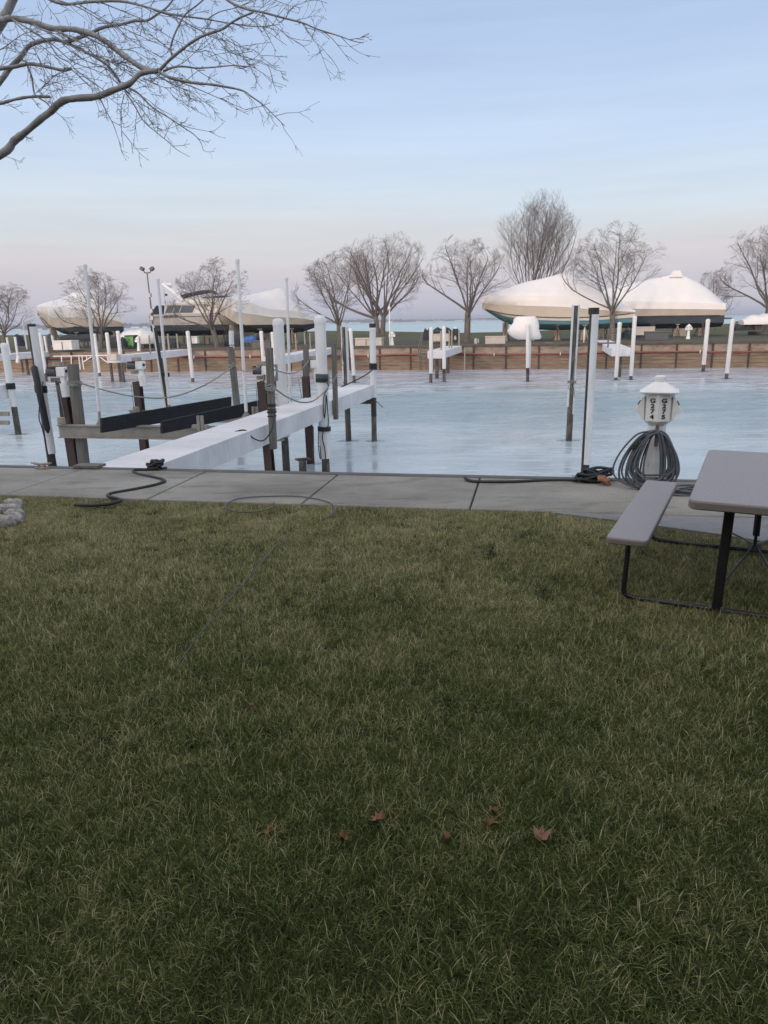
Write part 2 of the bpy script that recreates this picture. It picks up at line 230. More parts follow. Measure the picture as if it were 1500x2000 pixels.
# ------------------------------------------------------------------ mesh helpers
ROOTM={}
class MB:
    def __init__(s): s.v=[]; s.f=[]
    def add(s,vs,fs):
        o=len(s.v); s.v+= [tuple(float(c) for c in v) for v in vs]; s.f+=[tuple(i+o for i in f) for f in fs]; return s
    def box(s,c,size,ax=None,bev=0):
        c=np.array(c,float); hx,hy,hz=[k/2 for k in size]
        X,Y,Z=ax if ax is not None else (np.array([1,0,0.]),np.array([0,1,0.]),np.array([0,0,1.]))
        if bev<=0:
            vs=[c+X*a*hx+Y*b*hy+Z*d*hz for d in(-1,1) for b in(-1,1) for a in(-1,1)]
            return s.add(vs,[(0,2,3,1),(4,5,7,6),(0,1,5,4),(2,6,7,3),(0,4,6,2),(1,3,7,5)])
        rings=[]
        for d,ins in((-1,bev),(-1+bev/hz,0),(1-bev/hz,0),(1,bev)):
            ring=[]
            for sx_,sy_ in((-1,-1),(1,-1),(1,1),(-1,1)):
                ax_,ay_=hx-ins,hy-ins
                p1=(sx_*(ax_-bev),sy_*ay_); p2=(sx_*ax_,sy_*(ay_-bev))
                ring+= [p1,p2] if sx_*sy_<0 else [p2,p1]
            rings.append([c+X*a+Y*b+Z*d*hz for a,b in ring])
        return s.loft(rings,True)
    def loft(s,rings,cap=True,closed=True):
        n=len(rings[0]); vs=[v for r in rings for v in r]; fs=[]
        for i in range(len(rings)-1):
            for j in range(n if closed else n-1):
                k=(j+1)%n; fs.append((i*n+j,i*n+k,(i+1)*n+k,(i+1)*n+j))
        if cap: fs.append(tuple(range(n-1,-1,-1))); fs.append(tuple((len(rings)-1)*n+j for j in range(n)))
        return s.add(vs,fs)
    def tube(s,pts,r,n=6,cap=True,closed=False):
        pts=[np.array(p,float) for p in pts]; m=len(pts); rs=r if hasattr(r,'__len__') else [r]*m
        rings=[]; prev=None
        for i,p in enumerate(pts):
            d=pts[(i+1)%m if closed else min(i+1,m-1)]-pts[(i-1) if (closed or i>0) else 0]; d=d/(np.linalg.norm(d)+1e-12)
            if prev is None:
                a=np.array([0,0,1.]) if abs(d[2])<.9 else np.array([1,0,0.])
            else: a=prev
            x=a-d*a.dot(d); x/=np.linalg.norm(x)+1e-12; y=np.cross(d,x); prev=x
            rings.append([p+(x*math.cos(2*math.pi*k/n)+y*math.sin(2*math.pi*k/n))*rs[i] for k in range(n)])
        if closed: rings.append(rings[0]); return s.loft(rings,False)
        return s.loft(rings,cap)
    def cyl(s,p0,p1,r0,r1=None,n=12,cap=True): return s.tube([p0,p1],[r0,r0 if r1 is None else r1],n,cap)
    def prism(s,poly,z0,z1):
        n=len(poly); a=sum(poly[i][0]*poly[(i+1)%n][1]-poly[(i+1)%n][0]*poly[i][1] for i in range(n))
        if a<0: poly=poly[::-1]
        return s.loft([[(x,y,z0) for x,y in poly],[(x,y,z1) for x,y in poly]])
    def lathe(s,c,prof,n=12,ph=0):
        return s.loft([[(c[0]+r*math.cos(ph+2*math.pi*k/n),c[1]+r*math.sin(ph+2*math.pi*k/n),c[2]+z) for k in range(n)] for r,z in prof])
    def build(s,name,m,parent=None,smooth=False,ang=None):
        me=bpy.data.meshes.new(name); R=ROOTM.get(parent.name) if parent else None
        vs=s.v
        if R is not None: vs=[tuple(R@Vector(v)) for v in vs]
        me.from_pydata(vs,[],s.f); me.validate(); me.materials.append(m)
        if smooth: me.polygons.foreach_set('use_smooth',[True]*len(me.polygons))
        if smooth and ang: 
            try: me.set_sharp_from_angle(angle=math.radians(ang))
            except Exception: pass
        o=bpy.data.objects.new(name,me); COL.objects.link(o)
        if parent is not None: o.parent=parent; ROOTM[o.name]=R
        return o
def tag(o,label=None,cat=None,group=None,kind=None):
    for k,v in(('label',label),('category',cat),('group',group),('kind',kind)):
        if v: o[k]=v
    return o
def thing(name,label,cat,loc=(0,0,0),group=None):
    o=bpy.data.objects.new(name,None); COL.objects.link(o); o.location=[float(c) for c in loc]; o.empty_display_size=.1
    ROOTM[o.name]=Matrix.Translation(-Vector([float(c) for c in loc])); return tag(o,label,cat,group)
def one(mb,name,m,label,cat,loc,group=None,smooth=False,ang=None):
    loc=Vector([float(c) for c in loc]); mb.v=[tuple(Vector(v)-loc) for v in mb.v]
    o=mb.build(name,m,None,smooth,ang); o.location=loc; return tag(o,label,cat,group)
def struct(mb,name,m,parent=None,**k):
    o=mb.build(name,m,parent,**k); 
    if parent is None: o['kind']='structure'
    return o
def sag(a,b,d,n=14):
    a=np.array(a);b=np.array(b); return [a+(b-a)*t+np.array([0,0,-4*d*t*(1-t)]) for t in np.linspace(0,1,n)]
def spl(P,k=5):
    P=[np.array(p,float) for p in P]; o=[]
    Q=[2*P[0]-P[1]]+P+[2*P[-1]-P[-2]]
    for i in range(1,len(Q)-2):
        for t in np.linspace(0,1,k,endpoint=False):
            a,b,c,d=Q[i-1],Q[i],Q[i+1],Q[i+2]
            o.append(.5*((2*b)+(-a+c)*t+(2*a-5*b+4*c-d)*t*t+(-a+3*b-3*c+d)*t**3))
    o.append(P[-1]); return o
# quay frame: e runs along the wall to the right, n straight out over the ice
AL=math.atan(.2037); EX=np.array([math.cos(AL),-math.sin(AL),0]); NX=np.array([math.sin(AL),math.cos(AL),0]); ZX=np.array([0,0,1.])
O0=np.array([0,8.32,0])
def en(s,t,z=0.): return O0+EX*s+NX*t+ZX*z
AX=(EX,NX,ZX)
ZI=-1.6
FW=52.83+.0   # far wall crosses x=0 here
def fen(s,t,z=0.): return np.array([0,FW,0])+EX*s+NX*t+ZX*z

# ------------------------------------------------------------------ setting
b=MB(); b.prism([(-5000,-300),(5000,-300),(5000,5000),(-5000,5000)],-2.6,-1.66)
struct(b,'lake',M['lake'])
b=MB(); q=[en(-140,-.3),en(140,-.3),np.array(fen(140,.3)),np.array(fen(-140,.3))]
b.add([(p[0],p[1],ZI) for p in q],[(0,1,2,3)]); WI=struct(b,'water_ice',M['ice'])
M['melt_shade']=mat('refrozen_ice_with_shade',(.10,.13,.15),(.20,.25,.28),.10,(3,3,3),spec=.5)  # refrozen ice, darkened to carry a painted contact shadow round the piles
# near ground with its quay
g1=[en(-140,-1.515),en(140,-1.515)]
b=MB(); b.prism([(g1[0][0],g1[0][1]),(g1[1][0],g1[1][1]),(140,-60),(-140,-60)],-2.3,0); struct(b,'ground',M['soil'])
b=MB(); b.box(en(0,-.8,-1.175),(280,1.5,2.25),AX); struct(b,'quay_base',M['joint'])
walk=thing('walkway','','',(0,0,0)); 
for k in('label','category'): 
    if k in walk: del walk[k]
walk['kind']='structure'
for k in range(-34,34):
    s0=-.52+1.65*k
    b=MB(); b.box(en(s0+.825,-.83,.0+random.uniform(-.004,.004)),(1.632,1.39,.07),AX,bev=.008); b.build('concrete_slab',M['walk'],walk)
def catpoly(pts): return [(float(p[0]),float(p[1])) for p in pts]
b=MB(); b.prism(catpoly([tuple(en(1.85,-1.53)[:2]),(2.15,6.05),(2.37,5.89),(2.7,5.66),(2.99,5.41),(3.6,4.95),(4.5,4.2),(6.5,3.5),(9,3.6),(9,4.95),en(6.5,-1.53),en(2,-1.53)]),-.04,.028); b.build('path_slab',M['walkdark'],walk)
wall=thing('seawall','near quay wall with dark steel coping along the concrete walkway','seawall',en(0,-.07))
b=MB(); b.box(en(0,-.065,-.01),(280,.13,.10),AX,bev=.01); b.build('coping',M['coping'],wall)
b=MB()
for i in range(-90,90): b.box(en(i*.5,-.03+.03*(i%2),-1.3),(.5,.05,2.4),AX)
o=b.build('sheet_piling',M['rust'],wall)

# far bank
sh=[gp(x,y,0) for x,y in((1500,629),(1380,634),(1230,638.5),(1120,643),(1000,648),(900,650),(800,648),(716,646.5),(640,646),(560,649),(430,650),(300,652),(160,654),(60,654),(-100,656))]
pts=[fen(140,-.3),(150,60,0),(150,230,0),(90,190,0)]+sh+[(-260,300,0),(-300,110,0),fen(-140,-.3)]
b=MB(); b.prism(catpoly(pts),-2.5,0); struct(b,'far_lawn',M['farlawn'])
b=MB(); b.box(fen(0,15,.004-.05),(290,8.5,.11),AX); struct(b,'road',M['asphalt'])
# small rise under the twin trunked tree
fw=thing('seawall','far seawall of stained concrete panels over brown planks with a red pipe along it','seawall',fen(0,-.2))
b=MB(); b.box(fen(0,-.22,.015),(280,.55,.16),AX); b.build('cap',M['cap'],fw)
pv=None
for i in range(-26,24):
    s0=i*2.2
    b=MB(); b.box(fen(s0+1.1,-.33+random.uniform(-.01,.01),-.34),(2.08,.08,.52),AX); b.build('panel',M['panel'],fw)
    b=MB()
    for k in range(4): b.box(fen(s0+1.1,-.35+random.uniform(-.015,.015),-.74-k*.215),(2.1,.07,.20),AX)
    b.box(fen(s0+1.1,-.37,-1.56),(2.1,.10,.22),AX)
    o=b.build('plank_panel',M['plank'],fw)
    b=MB(); b.box(fen(s0,-.40,-.85),(.11,.09,1.55),AX); b.build('upright',M['rust'],fw)
b=MB(); b.box(fen(0,-.36,-1.56),(280,.05,.20),AX); b.build('waterline_timber',M['wet'],fw)
b=MB(); b.box(fen(0,-.47,-.57),(280,.03,.07),AX); b.build('rail',M['cap'],fw)
pp=[fen(s,-.55,-.56+.035*math.sin(s*.45)+.02*math.sin(s*1.3)) for s in np.arange(-60,60,1.)]
b=MB(); b.tube(pp,.055,6); b.build('pipe',M['pipe'],fw,smooth=True)
for s in np.arange(-58,58,4.4):
    b=MB(); b.box(fen(s,-.56,-.56+.035*math.sin(s*.45)+.02*math.sin(s*1.3)),(.05,.15,.2),AX); b.build('pipe_clip',M['white'],fw)
# far shore
b=MB()
def shore_R(px): return 1700 if px<560 else (1700+ (px-560)*2.0 if px<1150 else 2900+(px-1150)*4)
prev=None
xs=np.arange(-150,1700,4.)
front=[];top=[];back=[]
for i,px_ in enumerate(xs):
    R=shore_R(px_); d=ray(px_,628); d=d/math.hypot(d[0],d[1]); P=_C+d*R
    hgt=(10.5 if px_<150 else 8.5 if px_<300 else 7.2)*(1+.22*math.sin(px_*.031)+.15*math.sin(px_*.11+1))*random.uniform(.75,1.15)
    if px_>560: hgt=(7.5+1.8*math.sin(px_*.02))*random.uniform(.8,1.12)
    if px_>1150: hgt*=max(.25,1-(px_-1150)/500)
    front.append((P[0],P[1],-1.6)); top.append((P[0]+d[0]*20,P[1]+d[1]*20,-1.6+hgt)); back.append((P[0]+d[0]*120,P[1]+d[1]*120,-1.6+hgt*.9))
n=len(xs); vs=front+top+back+[(x,y,-1.7) for x,y,z in back]; fs=[]
for j in range(3):
    for i in range(n-1): fs.append((j*n+i,j*n+i+1,(j+1)*n+i+1,(j+1)*n+i))
b.add(vs,fs); o=b.build('distant_woods',M['treeline']); o['kind']='stuff'; tag(o,'low wooded shore across the frozen lake','shoreline',kind='stuff')
b=MB()
for k in range(60):
    px_=random.uniform(0,1100); R=shore_R(px_)-12; d=ray(px_,628); d=d/math.hypot(d[0],d[1]); P=_C+d*R
    b.box((P[0],P[1],-.4),(random.uniform(6,18),6,random.uniform(1.2,2.8)))
o=b.build('distant_houses',M['whitebox']); tag(o,'tiny pale houses dotted along the far shore','houses',kind='stuff')

# unseen building added behind the camera to keep low sun off lawn and docks
hs=thing('shade_house','unseen two storey building added behind the camera to shade the lawn','shade_house',(-2,-8,0))
b=MB(); b.box((-2,-8,2.8),(80,9,5.6)); b.build('wall',M['siding'],hs)
b=MB(); b.loft([[(x,-2.9,5.5),(x,-13.1,5.5),(x,-8,7.8)] for x in(-43,39)]); b.build('roof',M['shingle'],hs)
for i in range(9):
    for z in(1.3,4.0):
        b=MB(); b.box((-26+i*6,-3.46,z+.1),(1.7,.12,1.5)); wn=b.build('window',M['white'],hs)
        b=MB(); b.box((-26+i*6,-3.43,z+.1),(1.5,.12,1.3)); b.build('pane',M['glass'],wn)

# ------------------------------------------------------------------ trees
def seg_mesh(P0,P1,R0,R1,n,name,m,parent):
    P0=np.array(P0);P1=np.array(P1);R0=np.array(R0)[:,None,None];R1=np.array(R1)[:,None,None]
    d=P1-P0; d/= (np.linalg.norm(d,axis=1,keepdims=True)+1e-9)
    a=np.where(np.abs(d[:,2:3])<.85,np.array([[0,0,1.]]),np.array([[1.,0,0]])); x=np.cross(a,d); x/=np.linalg.norm(x,axis=1,keepdims=True); y=np.cross(d,x)
    an=np.arange(n)*2*math.pi/n; ring=x[:,None,:]*np.cos(an)[None,:,None]+y[:,None,:]*np.sin(an)[None,:,None]
    V=np.concatenate([P0[:,None,:]+ring*R0,P1[:,None,:]+ring*R1],axis=1).reshape(-1,3)
    S_=len(P0); base=(np.arange(S_)*2*n)[:,None,None]; k=np.arange(n); q=np.stack([k,(k+1)%n,n+(k+1)%n,n+k],axis=1)[None]
    Fq=(base+q).reshape(-1,4)
    R=ROOTM.get(parent.name) if parent else None
    if R is not None: V=V+np.array(R.translation)
    me=bpy.data.meshes.new(name); me.vertices.add(len(V)); me.vertices.foreach_set('co',V.ravel())
    me.loops.add(len(Fq)*4); me.loops.foreach_set('vertex_index',Fq.ravel().astype(np.int32)); me.polygons.add(len(Fq)); me.polygons.foreach_set('loop_start',np.arange(0,len(Fq)*4,4)); me.polygons.foreach_set('use_smooth',np.ones(len(Fq),bool))
    me.update(); me.validate(); me.materials.append(m)
    o=bpy.data.objects.new(name,me); COL.objects.link(o)
    if parent: o.parent=parent; ROOTM[o.name]=R
    return o
def unit(v): return v/(np.linalg.norm(v)+1e-9)
def grow(rg,base,Ht,Wd,trunk_h,r0,kind='vase',dens=1.):
    """bare tree: returns trunk polylines and branch segments; crown fitted to Ht x Wd"""
    segs=[]; trunks=[]
    def branch(p,d,ln,r,lev,trop):
        k=max(3,int(5-lev)) if lev>1 else 7
        pts=[p]; 
        for i in range(k):
            d=unit(d+rg.normal(0,.07 if lev<3 else .11,3)+np.array([0,0,trop])); p=p+d*ln/k; pts.append(p)
        rr=[max(.005,r*(1-.82*i/k)) for i in range(k+1)]
        for i in range(k): segs.append((pts[i],pts[i+1],rr[i],rr[i+1],lev))
        if lev>=4: return
        nch={1:int(8*dens),2:int(7*dens),3:8}[lev]
        for c in range(nch):
            t=(.30 if lev==1 else .2)+(.70 if lev==1 else .8)*(c+rg.random())/nch; x=t*k; i=min(k-1,int(x)); q=pts[i]+(pts[i+1]-pts[i])*(x-i)
            dd=unit(pts[i+1]-pts[i]); 
            a=rg.normal(0,1,3); a=unit(a-dd*a.dot(dd)); ang=rg.uniform(.45,.85) if kind!='upright' else rg.uniform(.25,.5)
            nd=unit(dd*math.cos(ang)+a*math.sin(ang))
            branch(q,nd,ln*rg.uniform(.38,.62)*(1.15-.5*t),max(.006,rr[i]*.45),lev+1,trop*.8)
    base=np.array(base,float); seedk=rg.uniform(0,6)
    if kind=='vase':
        top=base+np.array([rg.normal(0,.1),rg.normal(0,.1),trunk_h]); trunks.append(([base-[0,0,.3],base+[0,0,.15],base+(top-base)*.5,top],[r0*1.5,r0*1.12,r0,r0*.92]))
        nl=8; L0=Ht-trunk_h
        for i in range(nl):
            az=2*math.pi*(i+rg.uniform(-.25,.25))/nl; tilt=(.42 if i%2 else 1.05)*rg.uniform(.8,1.15) if i else .08
            d=np.array([math.cos(az)*math.sin(tilt),math.sin(az)*math.sin(tilt),math.cos(tilt)])
            branch(top-np.array([0,0,rg.uniform(0,.25)*trunk_h]),d,L0*rg.uniform(.62,.85),r0*rg.uniform(.30,.44),1,.03)
    elif kind=='twin':
        for sgn in(-1,1):
            b0=base+np.array([.28*sgn,.1*abs(sgn),0]); top=b0+np.array([.22*sgn,0,trunk_h])
            trunks.append(([b0-[0,0,.3],b0+(top-b0)*.4,top],[r0*1.2,r0*.85,r0*.72]))
            for i in range(8):
                az=2*math.pi*(i+rg.uniform(-.3,.3))/8; tilt=rg.uniform(.15,1.0)
                d=np.array([math.cos(az)*math.sin(tilt)+.3*sgn,math.sin(az)*math.sin(tilt),math.cos(tilt)])
                branch(top-np.array([0,0,rg.uniform(0,.3)]),unit(d),(Ht-trunk_h)*rg.uniform(.6,.85),r0*rg.uniform(.3,.5),1,.06)
    else:
        top=base+np.array([0,0,trunk_h]); trunks.append(([base-[0,0,.3],base+(top-base)*.5,top],[r0*1.3,r0,r0*.9]))
        for i in range(17):
            az=2*math.pi*i*.618; tilt=rg.uniform(.03,.40)
            d=np.array([math.cos(az)*math.sin(tilt),math.sin(az)*math.sin(tilt),math.cos(tilt)])
            branch(top-np.array([0,0,rg.uniform(0,.4)]),d,(Ht-trunk_h)*rg.uniform(.7,.95)*(1-.45*tilt),r0*rg.uniform(.14,.24),1,.12)
    P0=np.array([s[0] for s in segs]);P1=np.array([s[1] for s in segs]);R0=np.array([s[2] for s in segs]);R1=np.array([s[3] for s in segs]);lv=np.array([s[4] for s in segs])
    # fit crown
    zt=np.percentile(P1[:,2],99.7); z0=base[2]+trunk_h*.75; kz=(base[2]+Ht-z0)/(zt-z0)
    cx=base[0]; wx=np.percentile(np.abs(P1[:,0]-cx),90 if kind=='vase' else 95)+1e-6; kx=(Wd/2)/wx
    kx*=1.12; kz*=1.08; A_=Wd/2; zc_=z0+(base[2]+Ht-z0)*(.36 if kind!='upright' else .5); B_=base[2]+Ht-zc_; qs=[]
    for P in(P0,P1):
        h=np.clip((P[:,2]-z0)/1.0,0,1); f=1+(kx-1)*h
        P[:,0]=cx+(P[:,0]-cx)*f; P[:,1]=base[1]+(P[:,1]-base[1])*f; P[:,2]=np.where(P[:,2]>z0,z0+(P[:,2]-z0)*kz,P[:,2])
        # keep the crown inside an uneven oval
        dx=P[:,0]-cx; dy=P[:,1]-base[1]; dz=P[:,2]-zc_; rr=np.sqrt((dx/A_)**2+(dy/A_)**2+(dz/B_)**2)+1e-6; an=np.arctan2(dz,dx); dz=dz*np.where(dz<0,B_/max(.5,1.25*(zc_-z0)),1); rr=np.sqrt((dx/A_)**2+(dy/A_)**2+(dz/B_)**2)+1e-6; lim=1+.06*np.sin(3*an+seedk)+.04*np.sin(7*an+2*seedk)+.03*np.sin(11*an)
        q=rr/lim; sc_=np.where(q>(.85 if kind!='upright' else 9),(.85+.22*np.tanh((q-.85)*2.2))/np.maximum(q,.85),1); up=np.clip((P[:,2]-z0)/.8,0,1); sc_=1+(sc_-1)*up
        P[:,0]=cx+dx*sc_; P[:,1]=base[1]+dy*sc_; P[:,2]=zc_+(P[:,2]-zc_)*sc_
        qs.append(q*sc_*up)
    keep=np.where(lv<=2,qs[1]<1.02,qs[1]<rg.normal(1.0,.05,len(lv)))|((lv<=1)&(qs[0]<1.35)); P0,P1,R0,R1,lv=[a[keep] for a in(P0,P1,R0,R1,lv)]
    return trunks,P0,P1,R0,R1,lv
def tree(px_,pyb,Y,top,wpx,label,seed,kind='vase',trunk=.2,r0=.2,dens=1.,name='bare_tree',dead=0):
    B=dp(px_,pyb,Y); B[2]=0.0; s=psz(B); T=dp(px_,top,Y); Ht=T[2]; Wd=wpx*s*1.12
    rg=np.random.default_rng(seed)
    t=thing(name,label,'tree',B,'bare trees on the far bank')
    tr,P0,P1,R0,R1,lv=grow(rg,B,Ht,Wd,Ht*trunk,r0,kind,dens)
    b=MB()
    for pts,rs in tr: b.tube(spl(pts,3),list(np.interp(np.linspace(0,1,len(spl(pts,3))),np.linspace(0,1,len(rs)),rs)),9)
    b.build('trunk',M['bark'],t,smooth=True)
    k=lv<=2
    seg_mesh(P0[k],P1[k],R0[k],R1[k],5,'limbs',M['bark'],t)
    k=lv>2; o=seg_mesh(P0[k],P1[k],np.clip(R0[k],.005,.010),np.clip(R1[k],.004,.008),3,'crown',M['twig'],t)
    return t
tree(6,668,64,540,120,'leaning bare tree at the far left behind the docks',11,r0=.17,trunk=.26)
tree(196,668,62,519,140,'bare tree standing before the leftmost shrink-wrapped boat',12,r0=.2,trunk=.2)
tree(424,668,60,500,145,'bare tree in front of the grey motor yacht',13,r0=.21,trunk=.22)
tree(664,664,63,478,150,'bare tree with a forked trunk, left of the dense twin-trunked tree',37,r0=.22,trunk=.2)
tree(742,645,96,442,190,'dense dark bare tree with two trunks near the lake shore',15,kind='twin',r0=.40,trunk=.18,dens=1.0)
tree(912,664,60,453,160,'bare tree with a thick trunk left of the bow of the blue-bottomed boat',16,r0=.25,trunk=.28)
tree(1040,645,88,364,140,'tallest bare tree, upright and oval, behind the blue-bottomed boat',17,kind='upright',r0=.5,trunk=.1,dens=1.0)
tree(1196,665,57,425,185,'bare tree standing between the two big wrapped boats on the right',18,r0=.2,trunk=.26)
tree(1392,632,95,521,82,'small distant bare tree right of the rightmost wrapped boat',19,r0=.16,trunk=.12)
tree(1497,640,66,428,190,'bare tree cut by the right edge of the picture',20,r0=.27,trunk=.28)

# ------------------------------------------------------------------ boats
def loft_rows(rows,cap=True):
    b=MB(); b.loft(rows,cap,closed=True); return b
def wrapped_boat(name,label,px0,px1,Y0,Y1,zk,prof,hullmat,band=None,stands=5,cat='boat'):
    """prof: list of (t, half_sheer, z_sheer, half_hem, z_hem, z_ridge, half_chine, z_chine, z_keel)"""
    A=dp(px0,640,Y0); Bq=dp(px1,640,Y1); A[2]=Bq[2]=0
    ln=np.linalg.norm(Bq-A); X=unit(Bq-A); Yv=np.cross(ZX,X)
    t=thing(name,label,cat,(A+Bq)/2,'shrink-wrapped boats on the far bank')
    ts=np.linspace(0,1,33); P=np.array(prof); c=[np.interp(ts,P[:,0],P[:,i]) for i in range(1,9)]
    # smooth a little
    for i in range(len(c)):
        q=c[i].copy(); q[1:-1]=(c[i][:-2]+2*c[i][1:-1]+c[i][2:])/4; c[i]=q
    cov=[];hul=[];bnd=[];low_=[]
    rg=np.random.default_rng(len(label))
    for k,tt in enumerate(ts):
        hs_,zs,hh,zh,zr,hc,zc,zk_=[float(a[k]) for a in c]; o=A+X*ln*tt
        pt=lambda y,z:o+Yv*y+ZX*z
        j=lambda s=.03:rg.normal(0,s)
        zm=zs*.5+zh*.5; hm=hs_*.5+hh*.5+.06
        low_.append([pt(-hh*.93,zh),pt(-hm,zm),pt(hm,zm),pt(hh*.93,zh)])
        half=[(hm-.01,zm-.02),(hm+.02,zm+.01),(hs_*.97+hm*.03+j(.01),(zm+zs)/2),(hs_,zs),(hs_*.985,zs+.05),(hs_*.72,zs+(zr-zs)*.30+j()),(hs_*.45,zs+(zr-zs)*.58+j()),(hs_*.2,zs+(zr-zs)*.85+j(.02)),(.04,zr)]
        ring=[pt(-y,z) for y,z in half]+[pt(y,z) for y,z in half[::-1]]; cov.append(ring)
        hh2=hh*.93-.03
        hul.append([pt(-hh2,zh+.06),pt(-(hh2*.6+hc*.4),(zh*.5+zc*.5)),pt(-hc,zc),pt(-hc*.5,(zc+zk_)/2),pt(0,zk_),pt(hc*.5,(zc+zk_)/2),pt(hc,zc),pt(hh2*.6+hc*.4,(zh*.5+zc*.5)),pt(hh2,zh+.06)])
        if band:
            f=band; g_=f*.8; bnd.append([pt(-(hh2+.03),zh-.05),pt(-(hh2*(1-g_)+hc*g_+.035),zh*(1-f)+zc*f),pt(hh2*(1-g_)+hc*g_+.035,zh*(1-f)+zc*f),pt(hh2+.03,zh-.07)])
    b=MB(); b.loft(cov); b.build('shrink_wrap',M['film'],t,smooth=True,ang=38)
    b=MB(); b.loft(low_); b.build('lower_wrap',M['filmlow'],t,smooth=True,ang=38)
    b=MB(); b.loft(hul); h=b.build('hull',hullmat,t,smooth=True,ang=50)
    b=MB(); b.tube([r[0]-Yv*.02 for r in low_[1:-1]],.035,5); b.tube([r[3]+Yv*.02 for r in low_[1:-1]],.035,5); b.build('hem_cord',M['cap'],t)
    if band: b=MB(); b.loft(bnd); b.build('hull_stripe',M['cream'],t,smooth=True,ang=40)
    # straps round the cover
    # stands and keel blocks belong to the boat on its cradle
    for i in range(stands):
        tt=.16+.7*i/(stands-1); o=A+X*ln*tt
        i_=int(tt*32); zc=float(c[6][i_]); hc=float(c[5][i_]); zk_=float(c[7][i_])
        b=MB(); b.box(o+ZX*(zk_/2),(.45,.7,max(.1,zk_)),(X,Yv,ZX)); b.build('keel_block',M['wood_pale'],t)
        for sgn in(-1,1):
            foot=o+Yv*sgn*(hc+.35); b=MB()
            for dx in(-.28,.28): b.cyl(foot+X*dx+Yv*sgn*.2,foot+ZX*(zc-.15)-Yv*sgn*.25,.035,n=6)
            b.cyl(foot-Yv*sgn*.45,foot+ZX*(zc-.15)-Yv*sgn*.25,.035,n=6)
            b.box(foot+ZX*(zc-.08)-Yv*sgn*.28,(.34,.3,.07),(X,Yv,ZX)); b.build('boat_stand',M['wood_pale'] if i%2 else M['cap'],t)
    return t,A,X,Yv,ln,c
# z from pixel at a depth
def zp(y,x,Y): return float(dp(x,y,Y)[2])
Y=60.
# blue-bottomed boat, bow to the left
zz=lambda y,x=1080:zp(y,x,60.)
bt=[(0,.5,zz(578),.35,zz(599),zz(575),.1,zz(597),zz(600)),
    (.06,.75,zz(577.5),.5,zz(604),zz(570),.3,zz(607),zz(611)),
    (.15,1.25,zz(577),1.0,zz(611),zz(561),.6,zz(621),zz(628)),
    (.28,1.65,zz(577.5),1.45,zz(616),zz(549),1.1,zz(630),zz(641)),
    (.40,1.8,zz(578),1.65,zz(619),zz(543),1.4,zz(632),zz(644)),
    (.48,1.85,zz(579),1.75,zz(620),zz(537),1.5,zz(633),zz(645)),
    (.54,1.85,zz(580),1.8,zz(621),zz(533),1.55,zz(634),zz(645)),
    (.60,1.85,zz(584),1.8,zz(621),zz(540),1.55,zz(634),zz(645)),
    (.75,1.8,zz(594),1.75,zz(621),zz(563),1.55,zz(634),zz(645)),
    (.88,1.75,zz(603),1.7,zz(618),zz(590),1.5,zz(633),zz(644)),
    (1,1.3,zz(611),1.5,zz(615),zz(609),1.4,zz(632),zz(642))]
wrapped_boat('wrapped_boat','shrink-wrapped cruiser with a blue bottom and cream stripe, bow to the left',942,1235,61.5,59,0,bt,M['hullblue'],band=.45)
zz=lambda y,x=1300:zp(y,x,65.)
bt=[(0,.10,zz(585),.06,zz(602),zz(583),.02,zz(603),zz(606)),
    (.08,.9,zz(585),.7,zz(612),zz(567),.2,zz(618),zz(626)),
    (.2,1.6,zz(586),1.4,zz(616),zz(557),1.0,zz(628),zz(638)),
    (.40,1.95,zz(588),1.9,zz(617),zz(547),1.6,zz(631),zz(641)),
    (.54,2.0,zz(590),1.95,zz(617),zz(540),1.7,zz(632),zz(642)),
    (.64,2.0,zz(591),1.95,zz(617),zz(535),1.7,zz(632),zz(642)),
    (.70,2.0,zz(592),1.95,zz(617.5),zz(538),1.7,zz(632),zz(642)),
    (.80,2.0,zz(593),1.95,zz(617.5),zz(550),1.7,zz(632),zz(642)),
    (.90,1.95,zz(595),1.9,zz(618),zz(568),1.7,zz(632),zz(641)),
    (1,1.9,zz(597),1.85,zz(618),zz(593),1.65,zz(632),zz(640))]
t,A,X,Yv,ln,c=wrapped_boat('wrapped_boat','shrink-wrapped boat with a dark hull and peaked cover, stern at the right',1140,1408,68,64.5,0,bt,M['hulldark'])
b=MB(); o=A+X*ln*.655; b.loft([[o+X*a*.55+Yv*c_*.4+ZX*zp(541,1310,65) for a,c_ in((-1,-1),(1,-1),(1,1),(-1,1))],[o+X*a*.28+Yv*c_*.25+ZX*zp(528,1310,65) for a,c_ in((-1,-1),(1,-1),(1,1),(-1,1))]]); b.build('wrapped_tower',M['film'],t)
b=MB(); b.box(A+X*(ln+.25)+ZX*zp(622,1400,65),(.7,3.2,.12),(X,Yv,ZX)); b.build('swim_platform',M['cap'],t)
zz=lambda y,x=530:zp(y,x,66.)
